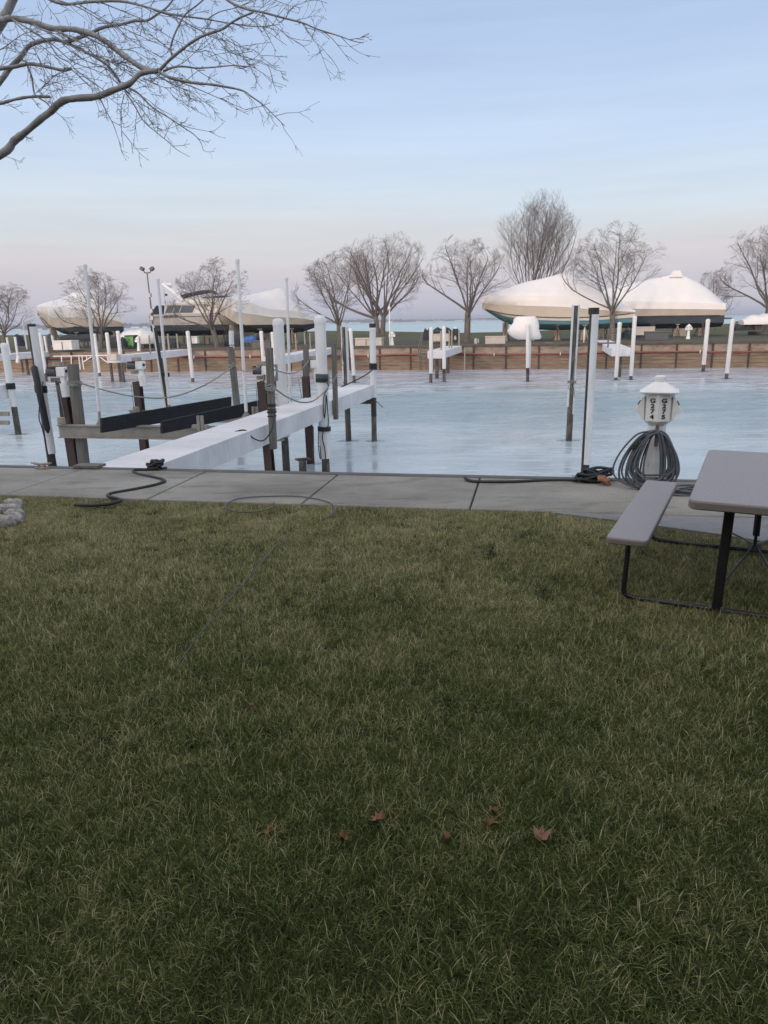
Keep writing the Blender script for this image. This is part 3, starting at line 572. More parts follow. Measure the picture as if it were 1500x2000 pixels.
bt=[(0,.10,zz(585),.06,zz(608),zz(583),.02,zz(610),zz(613)),
    (.06,.8,zz(586),.7,zz(623),zz(582),.5,zz(617),zz(615)),
    (.13,1.2,zz(588),1.2,zz(634),zz(581),1.0,zz(629),zz(629)),
    (.25,1.6,zz(594),1.6,zz(634.5),zz(579),1.3,zz(640),zz(646)),
    (.45,1.8,zz(606),1.9,zz(634.5),zz(573),1.6,zz(640),zz(650)),
    (.66,2.0,zz(608),2.0,zz(635),zz(565),1.7,zz(641),zz(650)),
    (.72,2.0,zz(609),2.05,zz(635),zz(561),1.75,zz(641),zz(651)),
    (.80,2.0,zz(612),2.1,zz(636),zz(566),1.8,zz(642),zz(651)),
    (.9,2.0,zz(618),2.1,zz(635),zz(590),1.8,zz(642),zz(651)),
    (1,1.95,zz(625),2.05,zz(633),zz(622),1.8,zz(641),zz(650))]
t,A,X,Yv,ln,c=wrapped_boat('wrapped_boat','shrink-wrapped boat with a rounded peak overlapping the grey yacht',428,592,62,68.5,0,bt,M['hulldark'])
zz=lambda y,x=150:zp(y,x,70.)
bt=[(0,.10,zz(600),.06,zz(611),zz(597),.02,zz(613),zz(615)),
    (.05,.8,zz(600),.6,zz(624),zz(594),.3,zz(618),zz(616)),
    (.12,1.3,zz(601),1.1,zz(640),zz(590),.8,zz(634),zz(635)),
    (.27,1.5,zz(601),1.4,zz(640),zz(585),1.2,zz(646),zz(651)),
    (.42,1.85,zz(603),1.75,zz(638),zz(576),1.5,zz(648),zz(655)),
    (.52,1.9,zz(604),1.8,zz(639),zz(567),1.6,zz(648),zz(656)),
    (.72,1.95,zz(606),1.85,zz(639.5),zz(566),1.65,zz(648),zz(656)),
    (.86,1.95,zz(613),1.85,zz(640),zz(585),1.65,zz(648),zz(656)),
    (1,1.9,zz(628),1.8,zz(640),zz(618),1.6,zz(648),zz(655))]
wrapped_boat('wrapped_boat','leftmost shrink-wrapped boat, its cream bow pointing left',77,232,68,72,0,bt,M['hulldark'],stands=4)
# low wrapped mounds
def mound(px0,px1,yt,yb,Y,label,seed):
    A=dp(px0,yb,Y); Bq=dp(px1,yb,Y); A[2]=Bq[2]=0; ln=np.linalg.norm(Bq-A); X=unit(Bq-A); Yv=np.cross(ZX,X); zt=zp(yt,(px0+px1)/2,Y); rg=np.random.default_rng(seed); rows=[]
    z0=max(.05,zp(yb,(px0+px1)/2,Y))
    for tt in np.linspace(0,1,15):
        e=math.sin(math.pi*min(max(tt,.04),.96))**.45; hz=zt*(.55+.45*e)*(1+rg.normal(0,.04)); w_=1.1*e+.1; o=A+X*ln*tt
        rows.append([o+Yv*y*w_+ZX*(z0+(hz-z0)*z) for y,z in((-1,0),(-1.02,.35),(-.8,.72),(-.35,.93),(0,1),(.35,.93),(.8,.72),(1.02,.35),(1,0))])
    t=thing('wrapped_boat',label,'boat',(A+Bq)/2,'shrink-wrapped boats on the far bank')
    b=MB(); b.loft(rows); b.build('shrink_wrap',M['film'],t,smooth=True,ang=50)
    b=MB()
    for f in(.25,.75): b.box(A+X*ln*f+ZX*.15,(.3,1.6,.3),(X,Yv,ZX))
    b.build('trailer',M['fardark'],t); return t
mound(234,309,642,671,61,'small low shrink-wrapped boat between the green box and the grey yacht',3)
mound(1447,1560,611,633,63,'low shrink-wrapped boat at the right edge behind the bare tree',4)

# ---- grey motor yacht, stern left
def yacht():
    Y0,Y1=70.,71.; A=dp(303,645,Y0); Bq=dp(562,645,Y1); A[2]=Bq[2]=0; ln=np.linalg.norm(Bq-A); X=unit(Bq-A); Yv=np.cross(ZX,X)
    t=thing('motor_yacht','grey motor yacht with a flybridge, navy bimini and dark cabin windows','yacht',(A+Bq)/2)
    z=lambda y,x=360:zp(y,x,70.)
    s=psz(A); pxl=lambda p:(p-303)*s/ (ln/ln)   # metres along from the stern for a photo column
    prof=[(0,2.0,z(614),z(634.5),1.8,z(655)),(.3,2.1,z(613),z(634.5),1.9,z(656)),(.6,2.1,z(612),z(635),1.8,z(656)),(.85,1.4,z(610),z(633),.9,z(652)),(1,.08,z(606),z(622),.05,z(636))]
    P=np.array(prof); ts=np.linspace(0,1,21); rows=[];low=[]
    for tt in ts:
        hb,zs,zc,hc,zk=[float(np.interp(tt,P[:,0],P[:,i])) for i in range(1,6)]; o=A+X*ln*tt; pt=lambda y,zz:o+Yv*y+ZX*zz
        rows.append([pt(-hb*.96,zc),pt(-hb,(zc+zs)/2),pt(-hb,zs),pt(hb,zs),pt(hb,(zc+zs)/2),pt(hb*.96,zc)])
        low.append([pt(-hb*.955,zc+.02),pt(-hc,zc-.5),pt(0,zk),pt(hc,zc-.5),pt(hb*.955,zc+.02)])
    b=MB(); b.loft(rows); h=b.build('hull',M['yacht'],t,smooth=True,ang=35)
    b=MB(); b.loft(low); b.build('underwater_hull',M['hulldark'],t,smooth=True,ang=50)
    b=MB(); b.box(A+X*ln*.4-Yv*2.12+ZX*z(618.5),(ln*.8,.05,.05),(X,Yv,ZX)); b.build('rub_rail',M['cap'],h)
    def block(x0,x1,x2,x3,ya,yb,hw0,hw1,name,m,par=t):
        b=MB(); b.loft([[A+X*pxl(xa)+Yv*q*hw0+ZX*z(yb) for xa,q in((x0,-1),(x1,-1),(x1,1),(x0,1))],[A+X*pxl(xa)+Yv*q*hw1+ZX*z(ya) for xa,q in((x2,-1),(x3,-1),(x3,1),(x2,1))]]); return b.build(name,m,par)
    cb=block(330,470,332,448,596,613,1.75,1.6,'cabin',M['cream'])
    # side windows set proud of the cabin wall
    for (a0,a1) in((331.5,344.5),(346,357),(358.5,383)):
        b=MB(); yb_,yt_=611.5,598
        def wp(x,y,o_=1.79): 
            f=(y-596)/17.; hw=1.6+(1.75-1.6)*f
            return A+X*pxl(x)-Yv*(hw+.035)+ZX*z(y)
        q=[wp(a0,yb_),wp(a1,yb_),wp(a1+6,yt_),wp(a0+6,yt_)]; b.loft([q,[p+Yv*.03 for p in q]]); b.build('window',M['glass'],t)
    block(304,329,316,329.5,596.5,613.5,1.7,1.5,'aft_canvas',M['navy'])
    block(334,450,338,440,592,596,1.8,1.85,'flybridge_deck',M['white'])
    block(352,440,358,436,584,592,1.6,1.4,'flybridge',M['cream'])
    block(398,428,402,416,581,594,1.3,1.1,'windscreen',M['glass'])
    # radar arch swept back to the stern
    for q in(-1,1):
        b=MB(); b.tube([A+X*pxl(366)+Yv*q*1.5+ZX*z(588),A+X*pxl(350)+Yv*q*1.4+ZX*z(572),A+X*pxl(331)+Yv*q*1.1+ZX*z(556)],[.20,.17,.12],6); b.build('arch_leg',M['white'],t)
    b=MB(); b.tube([A+X*pxl(331)+Yv*1.15+ZX*z(556),A+X*pxl(331)-Yv*1.15+ZX*z(556)],.13,6); b.tube([A+X*pxl(331)+ZX*z(556),A+X*pxl(342)+ZX*z(556.5)],.18,8); b.tube([A+X*pxl(330)+ZX*z(557),A+X*pxl(330)+ZX*z(549)],.03,5); b.build('radar_arch_top',M['white'],t)
    def bim(p,w_,name):
        rows=[]
        for (x,y) in p: rows.append([A+X*pxl(x)+Yv*q*w_+ZX*(z(y)+dz) for q,dz in((-1,-.12),(-1,.02),(-.6,.1),(.6,.1),(1,.02),(1,-.12))])
        b=MB(); b.loft(rows); o_=b.build(name,M['navy'],t); return o_
    bb=bim([(361,583),(363,578),(375,575),(395,571),(410,569.5),(420,570),(424,573)],1.5,'bimini')
    for x,y in((364,578),(392,572),(418,571)):
        for q in(-1,1):
            b=MB(); b.cyl(A+X*pxl(x)+Yv*q*1.45+ZX*z(y),A+X*pxl(392 if x<410 else 410)+Yv*q*1.45+ZX*z(592),.025,n=5); b.build('bimini_pole',M['zinc'],bb)
    bim([(401,595),(406,585),(425,581.5),(440,581),(452,583),(440,592)],1.35,'console_cover')
    b=MB(); 
    for x in range(455,560,14): b.cyl(A+X*pxl(x)-Yv*max(.2,1.9-(x-455)*.014)+ZX*z(612),A+X*pxl(x+1)-Yv*max(.2,1.9-(x-455)*.014)+ZX*z(599),.02,n=5)
    b.build('bow_rail',M['zinc'],t)
    b=MB(); b.cyl(A+X*pxl(334.5)-Yv*1.7+ZX*z(596),A+X*pxl(333.5)-Yv*1.7+ZX*z(566),.02,n=5); b.build('flag_staff',M['zinc'],t)
    b=MB(); b.box(A+X*pxl(337)-Yv*1.7+ZX*z(576.5),(.22,.03,.18),(X,Yv,ZX)); b.build('pennant',M['navy'],t)
    # name on the quarter (too small in the picture to be read): dark strokes
    b=MB(); x=332.
    for grp in(3,3,3):
        for k in range(grp):
            b.box(A+X*pxl(x)-Yv*2.125+ZX*z(618),(.12,.02,.20),(X,Yv,ZX)); b.box(A+X*pxl(x+1)-Yv*2.125+ZX*(z(618)+.08),(.16,.02,.05),(X,Yv,ZX)); x+=3.2*.78
        x+=2
    b.build('name_lettering',M['greybox'],t)
    for i in range(6):
        o=A+X*ln*(.08+.15*i); b=MB(); b.box(o+ZX*.28,(.5,.8,.56),(X,Yv,ZX)); b.build('keel_block',M['wood_pale'],t)
        b=MB(); b.cyl(o-Yv*2.1,o-Yv*1.5+ZX*.9,.05,n=6); b.cyl(o-Yv*1.2,o-Yv*1.5+ZX*.9,.05,n=6); b.build('boat_stand',M['cap'],t)
yacht()

# ------------------------------------------------------------------ piles
def pile(xt,yt,xb,yb,wd,label,kind='full',ys=None,group=None,zb=ZI,matp='pile',name='mooring_post',cat='mooring post',far=False,P0=None,black=None,ratio=.84,tg=.62,ha=1.25):
    B=gp(xb,yb,zb) if P0 is None else np.array(P0); T=dp(xt,yt,B[1]); r=wd/2*psz(B); ax=unit(T-B); Lh=np.linalg.norm(T-B)
    t=thing(name,label,cat,B,group)
    if zb==ZI:
        rg=np.random.default_rng(int(xb*7+yb)); mb_=MB(); mb_.add([(B[0]+math.cos(a)*r*rg.uniform(1.5,2.6)*(1.5 if abs(math.cos(a))>.7 else 1),B[1]+math.sin(a)*r*rg.uniform(1.3,2.3),ZI+.004) for a in np.linspace(0,2*math.pi,18,endpoint=False)],[tuple(range(18))]); mb_.build('melt_shade_patch',M['melt_shade'],WI)  # dark disc at the pile foot: refrozen ring plus painted contact shadow
    pv=M['pvc_far'] if far else M['pvc']; n=10 if far else 20
    fr=lambda y:T+(B-T)*((y-yt)/(yb-yt))
    x=unit(np.cross(ax,NX)); y=np.cross(ax,x)
    def arc(p0,p1,rad,a0,a1,k=10,th=.010):
        rows=[]
        for p in(p0,p1):
            o_=[p+(x*math.cos(a)+y*math.sin(a))*rad for a in np.linspace(a0,a1,k)]; i_=[p+(x*math.cos(a)+y*math.sin(a))*(rad-th) for a in np.linspace(a1,a0,k)]; rows.append(o_+i_)
        b=MB(); b.loft(rows); return b
    rp=r*ratio if kind!='wood' else r
    b=MB(); top=T if kind in('wood','half','halves') else fr(ys-3)
    if name=='pole': rp=r*.75
    pts=[B-ax*.7,B,B+ax*.25,top]; b.tube(pts,[rp*1.05,rp*1.03,rp,rp*.96],n); pl=b.build('pile',M[matp],t,smooth=True,ang=40)
    if kind=='full':
        e=fr(ys); b=MB(); b.tube([e,T],[r,r],n,True); b.build('sleeve',pv,t,smooth=True,ang=40)
        b=MB(); b.tube([T-ax*r*.9,T-ax*r*.1,T+ax*r*.35,T+ax*r*.5],[r*1.07,r*1.07,r*.8,r*.2],n); b.build('cap',pv,t,smooth=True,ang=50)
        if black: b=MB(); b.tube([fr(black),fr(ys)+ax*.02],[rp*1.04,rp*1.04],n); b.build('tar_band',M['pile_dark'],t,smooth=True,ang=40)
    elif kind=='half':      # one strip of pipe on the side that faces right
        # side directions relative to x axis (x ~ along the quay)
        tgt=unit(EX*tg-NX*math.sqrt(1-tg*tg)); a0=math.atan2(y.dot(tgt),x.dot(tgt))
        b=arc(fr(ys),T-ax*.06 if not far else T,r*1.03,a0-ha,a0+ha,14); b.build('sleeve',pv,t,smooth=True,ang=50)
    elif kind=='halves':
        for a in(0,math.pi):
            sgn=a; b=arc(fr(ys if (x.dot(EX)>0)==(a==0) else ys-14),T+ax*.02,r*1.04,sgn-1.0,sgn+1.0); b.build('sleeve',pv,t,smooth=True,ang=50)
    return t,T,B,r,fr,ax
def wrap(t,frp,y0,y1,r,ax,turns=5,m='black',th=.018,name='rope_wrap'):
    a=frp(y0); c=frp(y1); x=unit(np.cross(ax,NX)); y=np.cross(ax,x); b=MB(); pts=[]
    for k in range(turns*12+1):
        f=k/(turns*12); an=k/12*2*math.pi; pts.append(a+(c-a)*f+(x*math.cos(an)+y*math.sin(an))*(r+th*.7))
    b.tube(pts,th,5); return b.build(name,M[m],t,smooth=True)
# near
GN='mooring posts round the near dock'
t,T,B,r,fr,ax=pile(8,673,36,848,13.5,'white capped post at the left edge with a dark rope band halfway','full',793,GN)
wrap(t,fr,747,759,r,ax,6)
t,T,B,r,fr,ax=pile(61,633,103,914,19,'dark wooden post with a pale half sleeve and long black fender','half',884,GN,matp='pile_dark',tg=.90,ha=.95)
wrap(t,fr,750,764,r,ax,5)
f0=dp(66,714,B[1]-.25); f1=dp(94,846,B[1]-.25); b=MB(); aa=unit(f1-f0)
b.tube([f0,f0+aa*.04,f0+(f1-f0)*.5,f1-aa*.1,f1],[.035,.075,.078,.07,.02],12); one(b,'fender',M['black'],'long black tube fender hanging on the near left post','fender',f1,smooth=True)
b=MB(); b.tube(spl([dp(84,745,B[1]-.4),dp(76,810,B[1]-.4),dp(83,838,B[1]-.4),dp(92,880,B[1]-.4),dp(96,905,B[1]-.4)],4),.014,5); one(b,'mooring_rope',M['black'],'black line trailing down the near left post','rope',f1)
t,T4,B4,r4,fr4,ax4=pile(141.5,711,165.5,918,21.5,'thick weathered wooden post beside the left lift motor','wood',None,GN,matp='wood')
t,T6,B6,r6,fr6,ax6=pile(543,627,560,924,20,'tall white capped post left of the concrete pier, its foot bare wood','full',850,GN,ratio=.72)
t,T10,B10,r10,fr10,ax10=pile(624.5,621,637,927,21,'tall white post with blue and black rope bands right of the pier','full',893,GN,ratio=.72)
wrap(t,fr10,727,735,r10,ax10,4,'hose'); wrap(t,fr10,735,742,r10,ax10,4,'black'); wrap(t,fr10,830,838,r10*1.02,ax10,4,'black')
b=MB(); q=B10[1]-.2
b.tube(spl([dp(637,742,q),dp(641,756,q),dp(633,772,q),dp(632,800,q),dp(633.5,817,q),dp(636,800,q),dp(637,770,q),dp(640,800,q),dp(641,832,q),dp(632,842,q),dp(630,858,q),dp(635,880,q),dp(637,925,q)],4),.013,5)
b.tube(spl([dp(622,832,q),dp(622,870,q),dp(624.5,892,q),dp(627,895,q),dp(625,870,q)],4),.011,5)
one(b,'mooring_rope',M['fardark'],'dark loops of rope hanging down the tall white post right of the pier','rope',B10)
t,T12,B12,r12,fr12,ax12=pile(672,639,681,861,13,'post with white strips over dark wood at the far left corner of the pier','halves',756,GN)
b=MB(); q=B12[1]-.25; b.tube(spl([dp(669,640,q),dp(670,670,q),dp(668,690,q),dp(665,705,q),dp(671,713,q),dp(668,690,q),dp(671,660,q)],4),.014,5); one(b,'mooring_rope',M['rope'],'coiled white line hung on the pier corner post','rope',B12)
t,T13,B13,r13,fr13,ax13=pile(727.5,640,731,861,12,'white post with a black rope band at the outer end of the concrete pier','full',774,GN,black=812)
wrap(t,fr13,708,720,r13,ax13,6)
b=MB(); a=fr13(639); b.cyl(a-ax13*.02,a+ax13*.1,r13*1.02,n=14); b.build('top_collar',M['pile_dark'],t)
t,T5,B5,r5,fr5,ax5=pile(450.5,677,469,850,13.5,'slim weathered post with a white wrapped top beside the lift','wood',None,GN,matp='wood')
b=MB(); b.tube([dp(451.5,646,B5[1]),dp(452.5,673,B5[1])],r5*.72,10); b.tube([dp(453,675,B5[1]),dp(453.3,682,B5[1])],r5*.66,10); b.build('white_top',M['pvc'],t)
t,T7,B7,r7,fr7,ax7=pile(1125,597,1111,860,14,'bare post with white strips tied on with grey cord','halves',806,GN,matp='pile')
wrap(t,fr7,740,746,r7*1.05,ax7,3,'rope',.010)
b=MB(); q=B7[1]-.2; b.tube(spl([dp(1124,679,q),dp(1123,700,q),dp(1119,742,q),dp(1110,756,q),dp(1121,770,q),dp(1120,745,q),dp(1124,700,q)],4),.009,5); b.tube(spl([dp(1112,744,q),dp(1118,760,q),dp(1123,775,q)],4),.009,5); b.build('cord',M['rope'],t)
t,T8,B8,r8,fr8,ax8=pile(1160,604,1142,930,18.5,'tall white-sleeved post with a dark top, right of the pair standing in the ice','half',905,GN,matp='pile_dark',tg=.74)
b=MB(); b.tube([T8-ax8*.10,T8+ax8*.03],[r8*1.06,r8*1.06],16); b.build('top_collar',M['pile_dark'],t)
t,*_=pile(591,898,592,932,15,'short stub of a piling with a board nailed on top','wood',None,GN,name='piling_stub',cat='piling')
bb=dp(592,897,16.1); b=MB(); b.box(bb,(.30,.24,.035),(unit(np.array([.98,-.15,.10])),unit(np.array([.2,.9,-.3])),unit(np.array([-.1,.3,.95])))); b.build('board',M['wood'],t)
# square posts bolted to the pier side
def sqpost(xt,yt,xb,yb,Y,wd,label):
    B=dp(xb,yb,Y); T=dp(xt,yt,Y); w_=wd*psz(B); ax=unit(T-B); x=unit(EX-ax*EX.dot(ax)); y=np.cross(ax,x)
    t=thing('dock_post',label,'post',B,'square posts bolted to the pier'); b=MB(); b.box((T+B)/2,(w_,w_*.8,np.linalg.norm(T-B)),(x,y,ax),bev=.008); b.build('timber',M['wood'],t)
    return t,T,B,w_,ax
# pier centre line and edges
def pier_edge(Y,side): # side 'r' or 'l'
    a,b_=((-2.98,9.09),(-.20,20.93)) if side=='r' else ((-3.76,9.27),(-1.02,21.1)); f=(Y-a[1])/(b_[1]-a[1]); return a[0]+(b_[0]-a[0])*f
t9,T9,B9,w9,ax9=sqpost(525.5,679,534,877,12.75,13,'weathered square post on the pier side with black cord round it')
for yy in(788,791,798,802,804,811):
    b=MB(); p=T9+(B9-T9)*((yy-679)/198.); b.box(p,(w9+.02,w9*.8+.02,.018),(EX,NX,ax9)); b.build('cord_turn',M['black'],t9)
t11,T11,B11,w11,_=sqpost(652,670,656,819,16.85,9,'thin square post on the pier side between the two white posts')
sqpost(597,672,601,786,18.3,9.5,'square wooden post on the left side of the pier, before a lift motor')
# under-pier piles
GU='piles carrying the pier'
pile(606,833,607,905,14,'dark pile under the middle of the pier','wood',None,GU,matp='rust',name='pier_pile',cat='pile')

# ------------------------------------------------------------------ pier
pr=thing('pier','narrow pale concrete finger pier running out from the walkway','pier',(-3.3,9.2,0))
pe=[(-2.95,9.0),(-.20,20.93),(-1.02,21.1),(-3.77,9.17)]
def lerp2(a,b_,f): return (a[0]+(b_[0]-a[0])*f,a[1]+(b_[1]-a[1])*f)
b=MB(); b.loft([[(x,y,z) for x,y in pe] for z in(-.335,-.02)]); b.build('beam',M['pier'],pr)
for k in range(4):
    f0,f1=k/4+.0006,(k+1)/4-.0006; q=[lerp2(pe[0],pe[1],f0),lerp2(pe[0],pe[1],f1),lerp2(pe[3],pe[2],f1),lerp2(pe[3],pe[2],f0)]
    b=MB(); b.loft([[(x,y,z) for x,y in q] for z in(-.021,.0+.012)]); b.build('deck_slab',M['pier'],pr)
b=MB(); p=dp(399,890,10.6); px_=pier_edge(p[1],'r'); b.add([(px_+.004,p[1]-.07,-.06),(px_+.02,p[1]+.05,-.05),(px_+.015,p[1]+.06,-.19),(px_+.03,p[1]+.01,-.30),(px_+.008,p[1]-.05,-.2)],[(0,1,2,3,4)]); b.build('torn_rubber_strip',M['black'],pr)
b=MB(); p=dp(722,785,20.8); b.add([dp(702,789,20.9),dp(724,779,20.9),dp(731,786,20.7),dp(727,789,20.7)],[(0,1,2,3)]); b.tube(spl([dp(715,783,20.7),dp(724,778,20.7),dp(735,784,20.6),dp(748,796,20.5)],3),.012,5); b.build('broken_rail',M['cap'],pr)

# left edge pier
lp=thing('pier','pale concrete pier stub at the left edge with brown timber rails below','pier',(-13,24,0))
b=MB(); a0=dp(-170,765,23.6); a1=dp(17,763,23.9)
b.box(((a0+a1)/2)[:2].tolist()+[-.20],(np.linalg.norm((a1-a0)[:2]),1.1,.44),AX,bev=.02); b.build('beam',M['pier'],lp)
for yy in(808,825):
    b=MB(); p0=dp(-150,yy,23.9); p1=dp(27,yy,23.8); b.box((p0+p1)/2,(np.linalg.norm(p1-p0),.1,.13),AX); b.build('rail',M['wood_pale'],lp)

# ------------------------------------------------------------------ boat lift
lf=thing('boat_lift','boat lift with a tan steel beam, black carpeted bunks and brown steel columns','boat lift',(-5,17.5,ZI))
def beam(p0,p1,h,w_,name):
    X=unit(np.array(p1)-np.array(p0)); Yv=np.cross(ZX,X); c=(np.array(p0)+np.array(p1))/2; ln=np.linalg.norm(np.array(p1)-np.array(p0)); b=MB()
    b.box(c-ZX*.01,(ln,w_,.022),(X,Yv,ZX)); b.box(c-ZX*(h-.012),(ln,w_,.022),(X,Yv,ZX)); b.box(c-ZX*(h/2),(ln-.002,.02,h-.046),(X,Yv,ZX)); return b.build(name,M['tan_steel'],lf)
zB=-.47
PB0=dp(114,829,17.25); PB0[2]=zB; PB1=np.array([-2.2,16.05,zB]); beam(PB0,PB1,.31,.17,'cross_beam')
FB0=np.array([-6.95,20.1,zB]); FB1=np.array([-1.95,18.9,zB]); beam(FB0,FB1,.31,.17,'cross_beam')
def column(xt,yt,xb,yb,wd,Y=None,low=True):
    B=gp(xb,yb,ZI) if Y is None else dp(xb,yb,Y); T=dp(xt,yt,B[1]); ax=unit(T-B); x=unit(EX-ax*EX.dot(ax)); y=np.cross(ax,x); w_=wd*psz(B); b=MB()
    B2=B-ax*.6; c=(T+B2)/2; ln=np.linalg.norm(T-B2)
    b.box(c-y*w_*.5,(w_,.02,ln),(x,y,ax)); b.box(c+y*w_*.5,(w_,.02,ln),(x,y,ax)); b.box(c,(.02,w_*.96,ln),(x,y,ax)); b.build('column',M['rust'],lf); return T,B,w_
C1=column(121.5,745,148,914,17); C2=column(268,745,283,881,13); C3=column(512,745,528,925,15.5); C4=column(597,735,607,905,12)
def motor(x,y,Y,k,flip,label):
    """k = photo pixels per unit; white gear cover, white cylinder, black motor, wooden block"""
    s=psz(dp(x,y,Y)); P=lambda dx,dy,dY=0:dp(x+dx*k,y+dy*k,Y+dY)
    t=thing('lift_motor',label,'motor',P(0,0),'motors on top of the lift columns')
    u=k*s
    b=MB(); b.box(P(0,0),(20*u,16*u,19*u),AX,bev=1.2*u); g=b.build('gear_cover',M['white'],t)
    b=MB(); b.tube([P(3,22),P(8,49)],[9*u*.95,9*u*.95],14); b.build('drum_cover',M['white'],t,smooth=True,ang=40)
    b=MB(); b.box(P(3,17),(9*u,9*u,16*u),AX,bev=1*u); b.box(P(3,16,-.35*s*10),(1.5*u,1*u,5*u),AX); b.build('neck',M['white'],t)
    b=MB(); b.tube([P(-12,1),P(-30,1)],[8*u,8*u],14); 
    for i in range(5): b.tube([P(-13-i*3.6,1),P(-14.5-i*3.6,1)],[8.8*u,8.8*u],14)
    b.build('electric_motor',M['greybox'],t,smooth=True,ang=40)
    b=MB(); b.box(P(-20,-7),(20*u,10*u,4*u),AX); b.build('terminal_box',M['navy'],t)
    b=MB(); b.box(P(-19,-7.2,-5.2*u),(7*u,.6*u,2.4*u),AX); b.build('rating_plate',M['white'],t)
    b=MB(); b.box(P(-9,-15),(19*u,12*u,8*u),AX); b.build('top_block',M['wood_pale'],t)
    b=MB(); b.box(P(-14,16,.3),(14*u,10*u,8*u),AX); b.build('pulley_block',M['wood_pale'],t)
    b=MB(); b.lathe(P(-14,16,.1),[(4*u,-1.5*u),(4*u,1.5*u)],10); b.build('pulley',M['zinc'],t)
    b=MB(); b.tube([P(8.2,-1,-9*u),P(8.2,-1,-8.2*u)],[3.2*u,3.2*u],12); b.build('badge',M['navy'],t)
    b=MB(); b.box(P(-4,-9.6-1,.2),(26*u,18*u,1.4*u),AX); b.build('mount_plate',M['cap'],t)
    return t
motor(122,726,17.55,1.0,0,'lift motor with a white drum cover beside the thick wooden post')
motor(274,713.5,19.8,.82,0,'lift motor with a white drum cover on the back left column')
motor(521,723,16.5,.9,0,'lift motor half hidden by the weathered square post')
motor(615,711,18.35,.82,0,'lift motor just left of the tall rope-banded white post')
b=MB(); q=12.6; b.box(dp(536.5,728,16.0),(.12,.10,.36),AX,bev=.01); t=one(b,'switch_box',M['zinc'],'grey lift switch box with an oval label behind the square post','switch box',dp(536.5,745,16.0))
b=MB()
for dz in(0,): 
    c=dp(535.5,725,15.93)-np.array(t.location); b.add([c+EX*.035*math.cos(a)+ZX*.11*math.sin(a) for a in np.linspace(0,2*math.pi,16,endpoint=False)],[tuple(range(16))])
o=MB(); 
b2=b; me=b2.build('label_plate',M['white'],None); me.parent=t
# winch cables
for (xa,ya,xb_,yb_,Y) in((111,752,119,826,17.3),(113.5,752,128,828,17.3),(256,750,263,812,19.6),(500,755,508,845,16.2),(583,740,590,782,18.2)):
    b=MB(); b.cyl(dp(xa,ya,Y),dp(xb_,yb_,Y),.008,n=5); b.build('cable',M['zinc'],lf)
for (x,y,Y) in((120,822,17.1),(266,800,19.8)):
    b=MB(); b.box(dp(x,y,Y),(.15,.12,.16),AX,bev=.01); b.cyl(dp(x,y,Y)-NX*.08,dp(x,y,Y)-NX*.05,.045,n=10); b.build('bracket',M['wood_pale'],lf)
def bunk(pts,Yn,Yf,th=.07):
    (x0,y0,y0b),(x1,y1,y1b)=pts; a=dp(x0,y0,Yn);a2=dp(x0,y0b,Yn);c=dp(x1,y1,Yf);c2=dp(x1,y1b,Yf); X=unit(c-a); side=unit(np.cross(ZX,X)); b=MB()
    rows=[]
    for p,q in((a,a2),(c,c2)):
        rows.append([p+side*0,p+side*th,q+side*th,q])
    b.loft(rows); return b
b=bunk([(200,817,845.5),(452,775,803)],15.9,19.6); b.build('bunk',M['carpet'],lf)
b=bunk([(318,823,847),(512,781,806)],15.3,18.4); b.build('bunk',M['carpet'],lf)
for (x,y,Y) in((393,827,15.2),(500,808,16.9)):
    b=MB(); 
    for d in(-5,2): b.box(dp(x+d,y,Y),(.06,.05,.32),AX)
    b.box(dp(x-2,y+6,Y+.05),(.34,.10,.07),AX); b.build('bunk_bracket',M['tan_steel'],lf)
# guide poles
GP='white plastic guide poles on the boat lift'
def gpole(xt,yt,xb,yb,ym,Y,wd,label):
    B=dp(xb,yb,Y); T=dp(xt,yt,Y); r=wd/2*psz(B); t=thing('guide_pole',label,'guide pole',B,GP); f=(ym-yb)/(yt-yb); Mi=B+(T-B)*f
    b=MB(); b.cyl(Mi,T,r,n=12); b.build('pipe',M['pvc'],t,smooth=True,ang=40)
    b=MB(); b.tube([T-ZX*.06,T+ZX*.01,T+ZX*.03],[r*1.25,r*1.25,r*.5],12); b.build('cap',M['pvc'],t,smooth=True,ang=40)
    b=MB(); b.cyl(B-ZX*.02,Mi,r*.9,n=10); b.build('socket',M['tan_steel'],t)
    b=MB(); b.add([B+EX*.12,B-EX*.12,B+ZX*.14-EX*.02,B+ZX*.14+EX*.02],[(0,1,2,3)]); b.build('gusset',M['tan_steel'],t)
gpole(166,518,196,830,802,17.0,6.2,'tallest left guide pole, rising in front of the leftmost wrapped boat')
gpole(308,546,331,800,790,20.0,5.6,'guide pole rising in front of the stern of the grey yacht')
gpole(463.5,508,481.5,815,803,16.3,6.6,'tallest guide pole, rising in front of the bow of the grey yacht')
gpole(559.5,543,567.5,792,786,19.2,5.4,'guide pole rising in front of the rounded wrapped boat')
# slanted black and white pair beside the second guide pole
b=MB(); b.cyl(dp(303,640,21.5),dp(328,800,21.5),.045,n=8); t=one(b,'slim_post',M['pile_dark'],'slim dark post leaning beside the second guide pole','post',dp(328,800,21.5),'slim posts beside the second guide pole')
b=MB(); b.cyl(dp(299,634,21.7),dp(322,795,21.7),.035,n=8); b.cyl(dp(318,690,21.8),dp(334,798,21.8),.03,n=8); one(b,'slim_pipe',M['pvc'],'thin white pipes strapped to the slim dark post','pipe',dp(322,795,21.7))
b=MB(); 
for y in(729,733): b.cyl(dp(315.5,y,21.3),dp(331,y+1,21.3),.03,n=6)
one(b,'rope_tie',M['black'],'black tie round the slim post and guide pole','rope',dp(322,731,21.3))

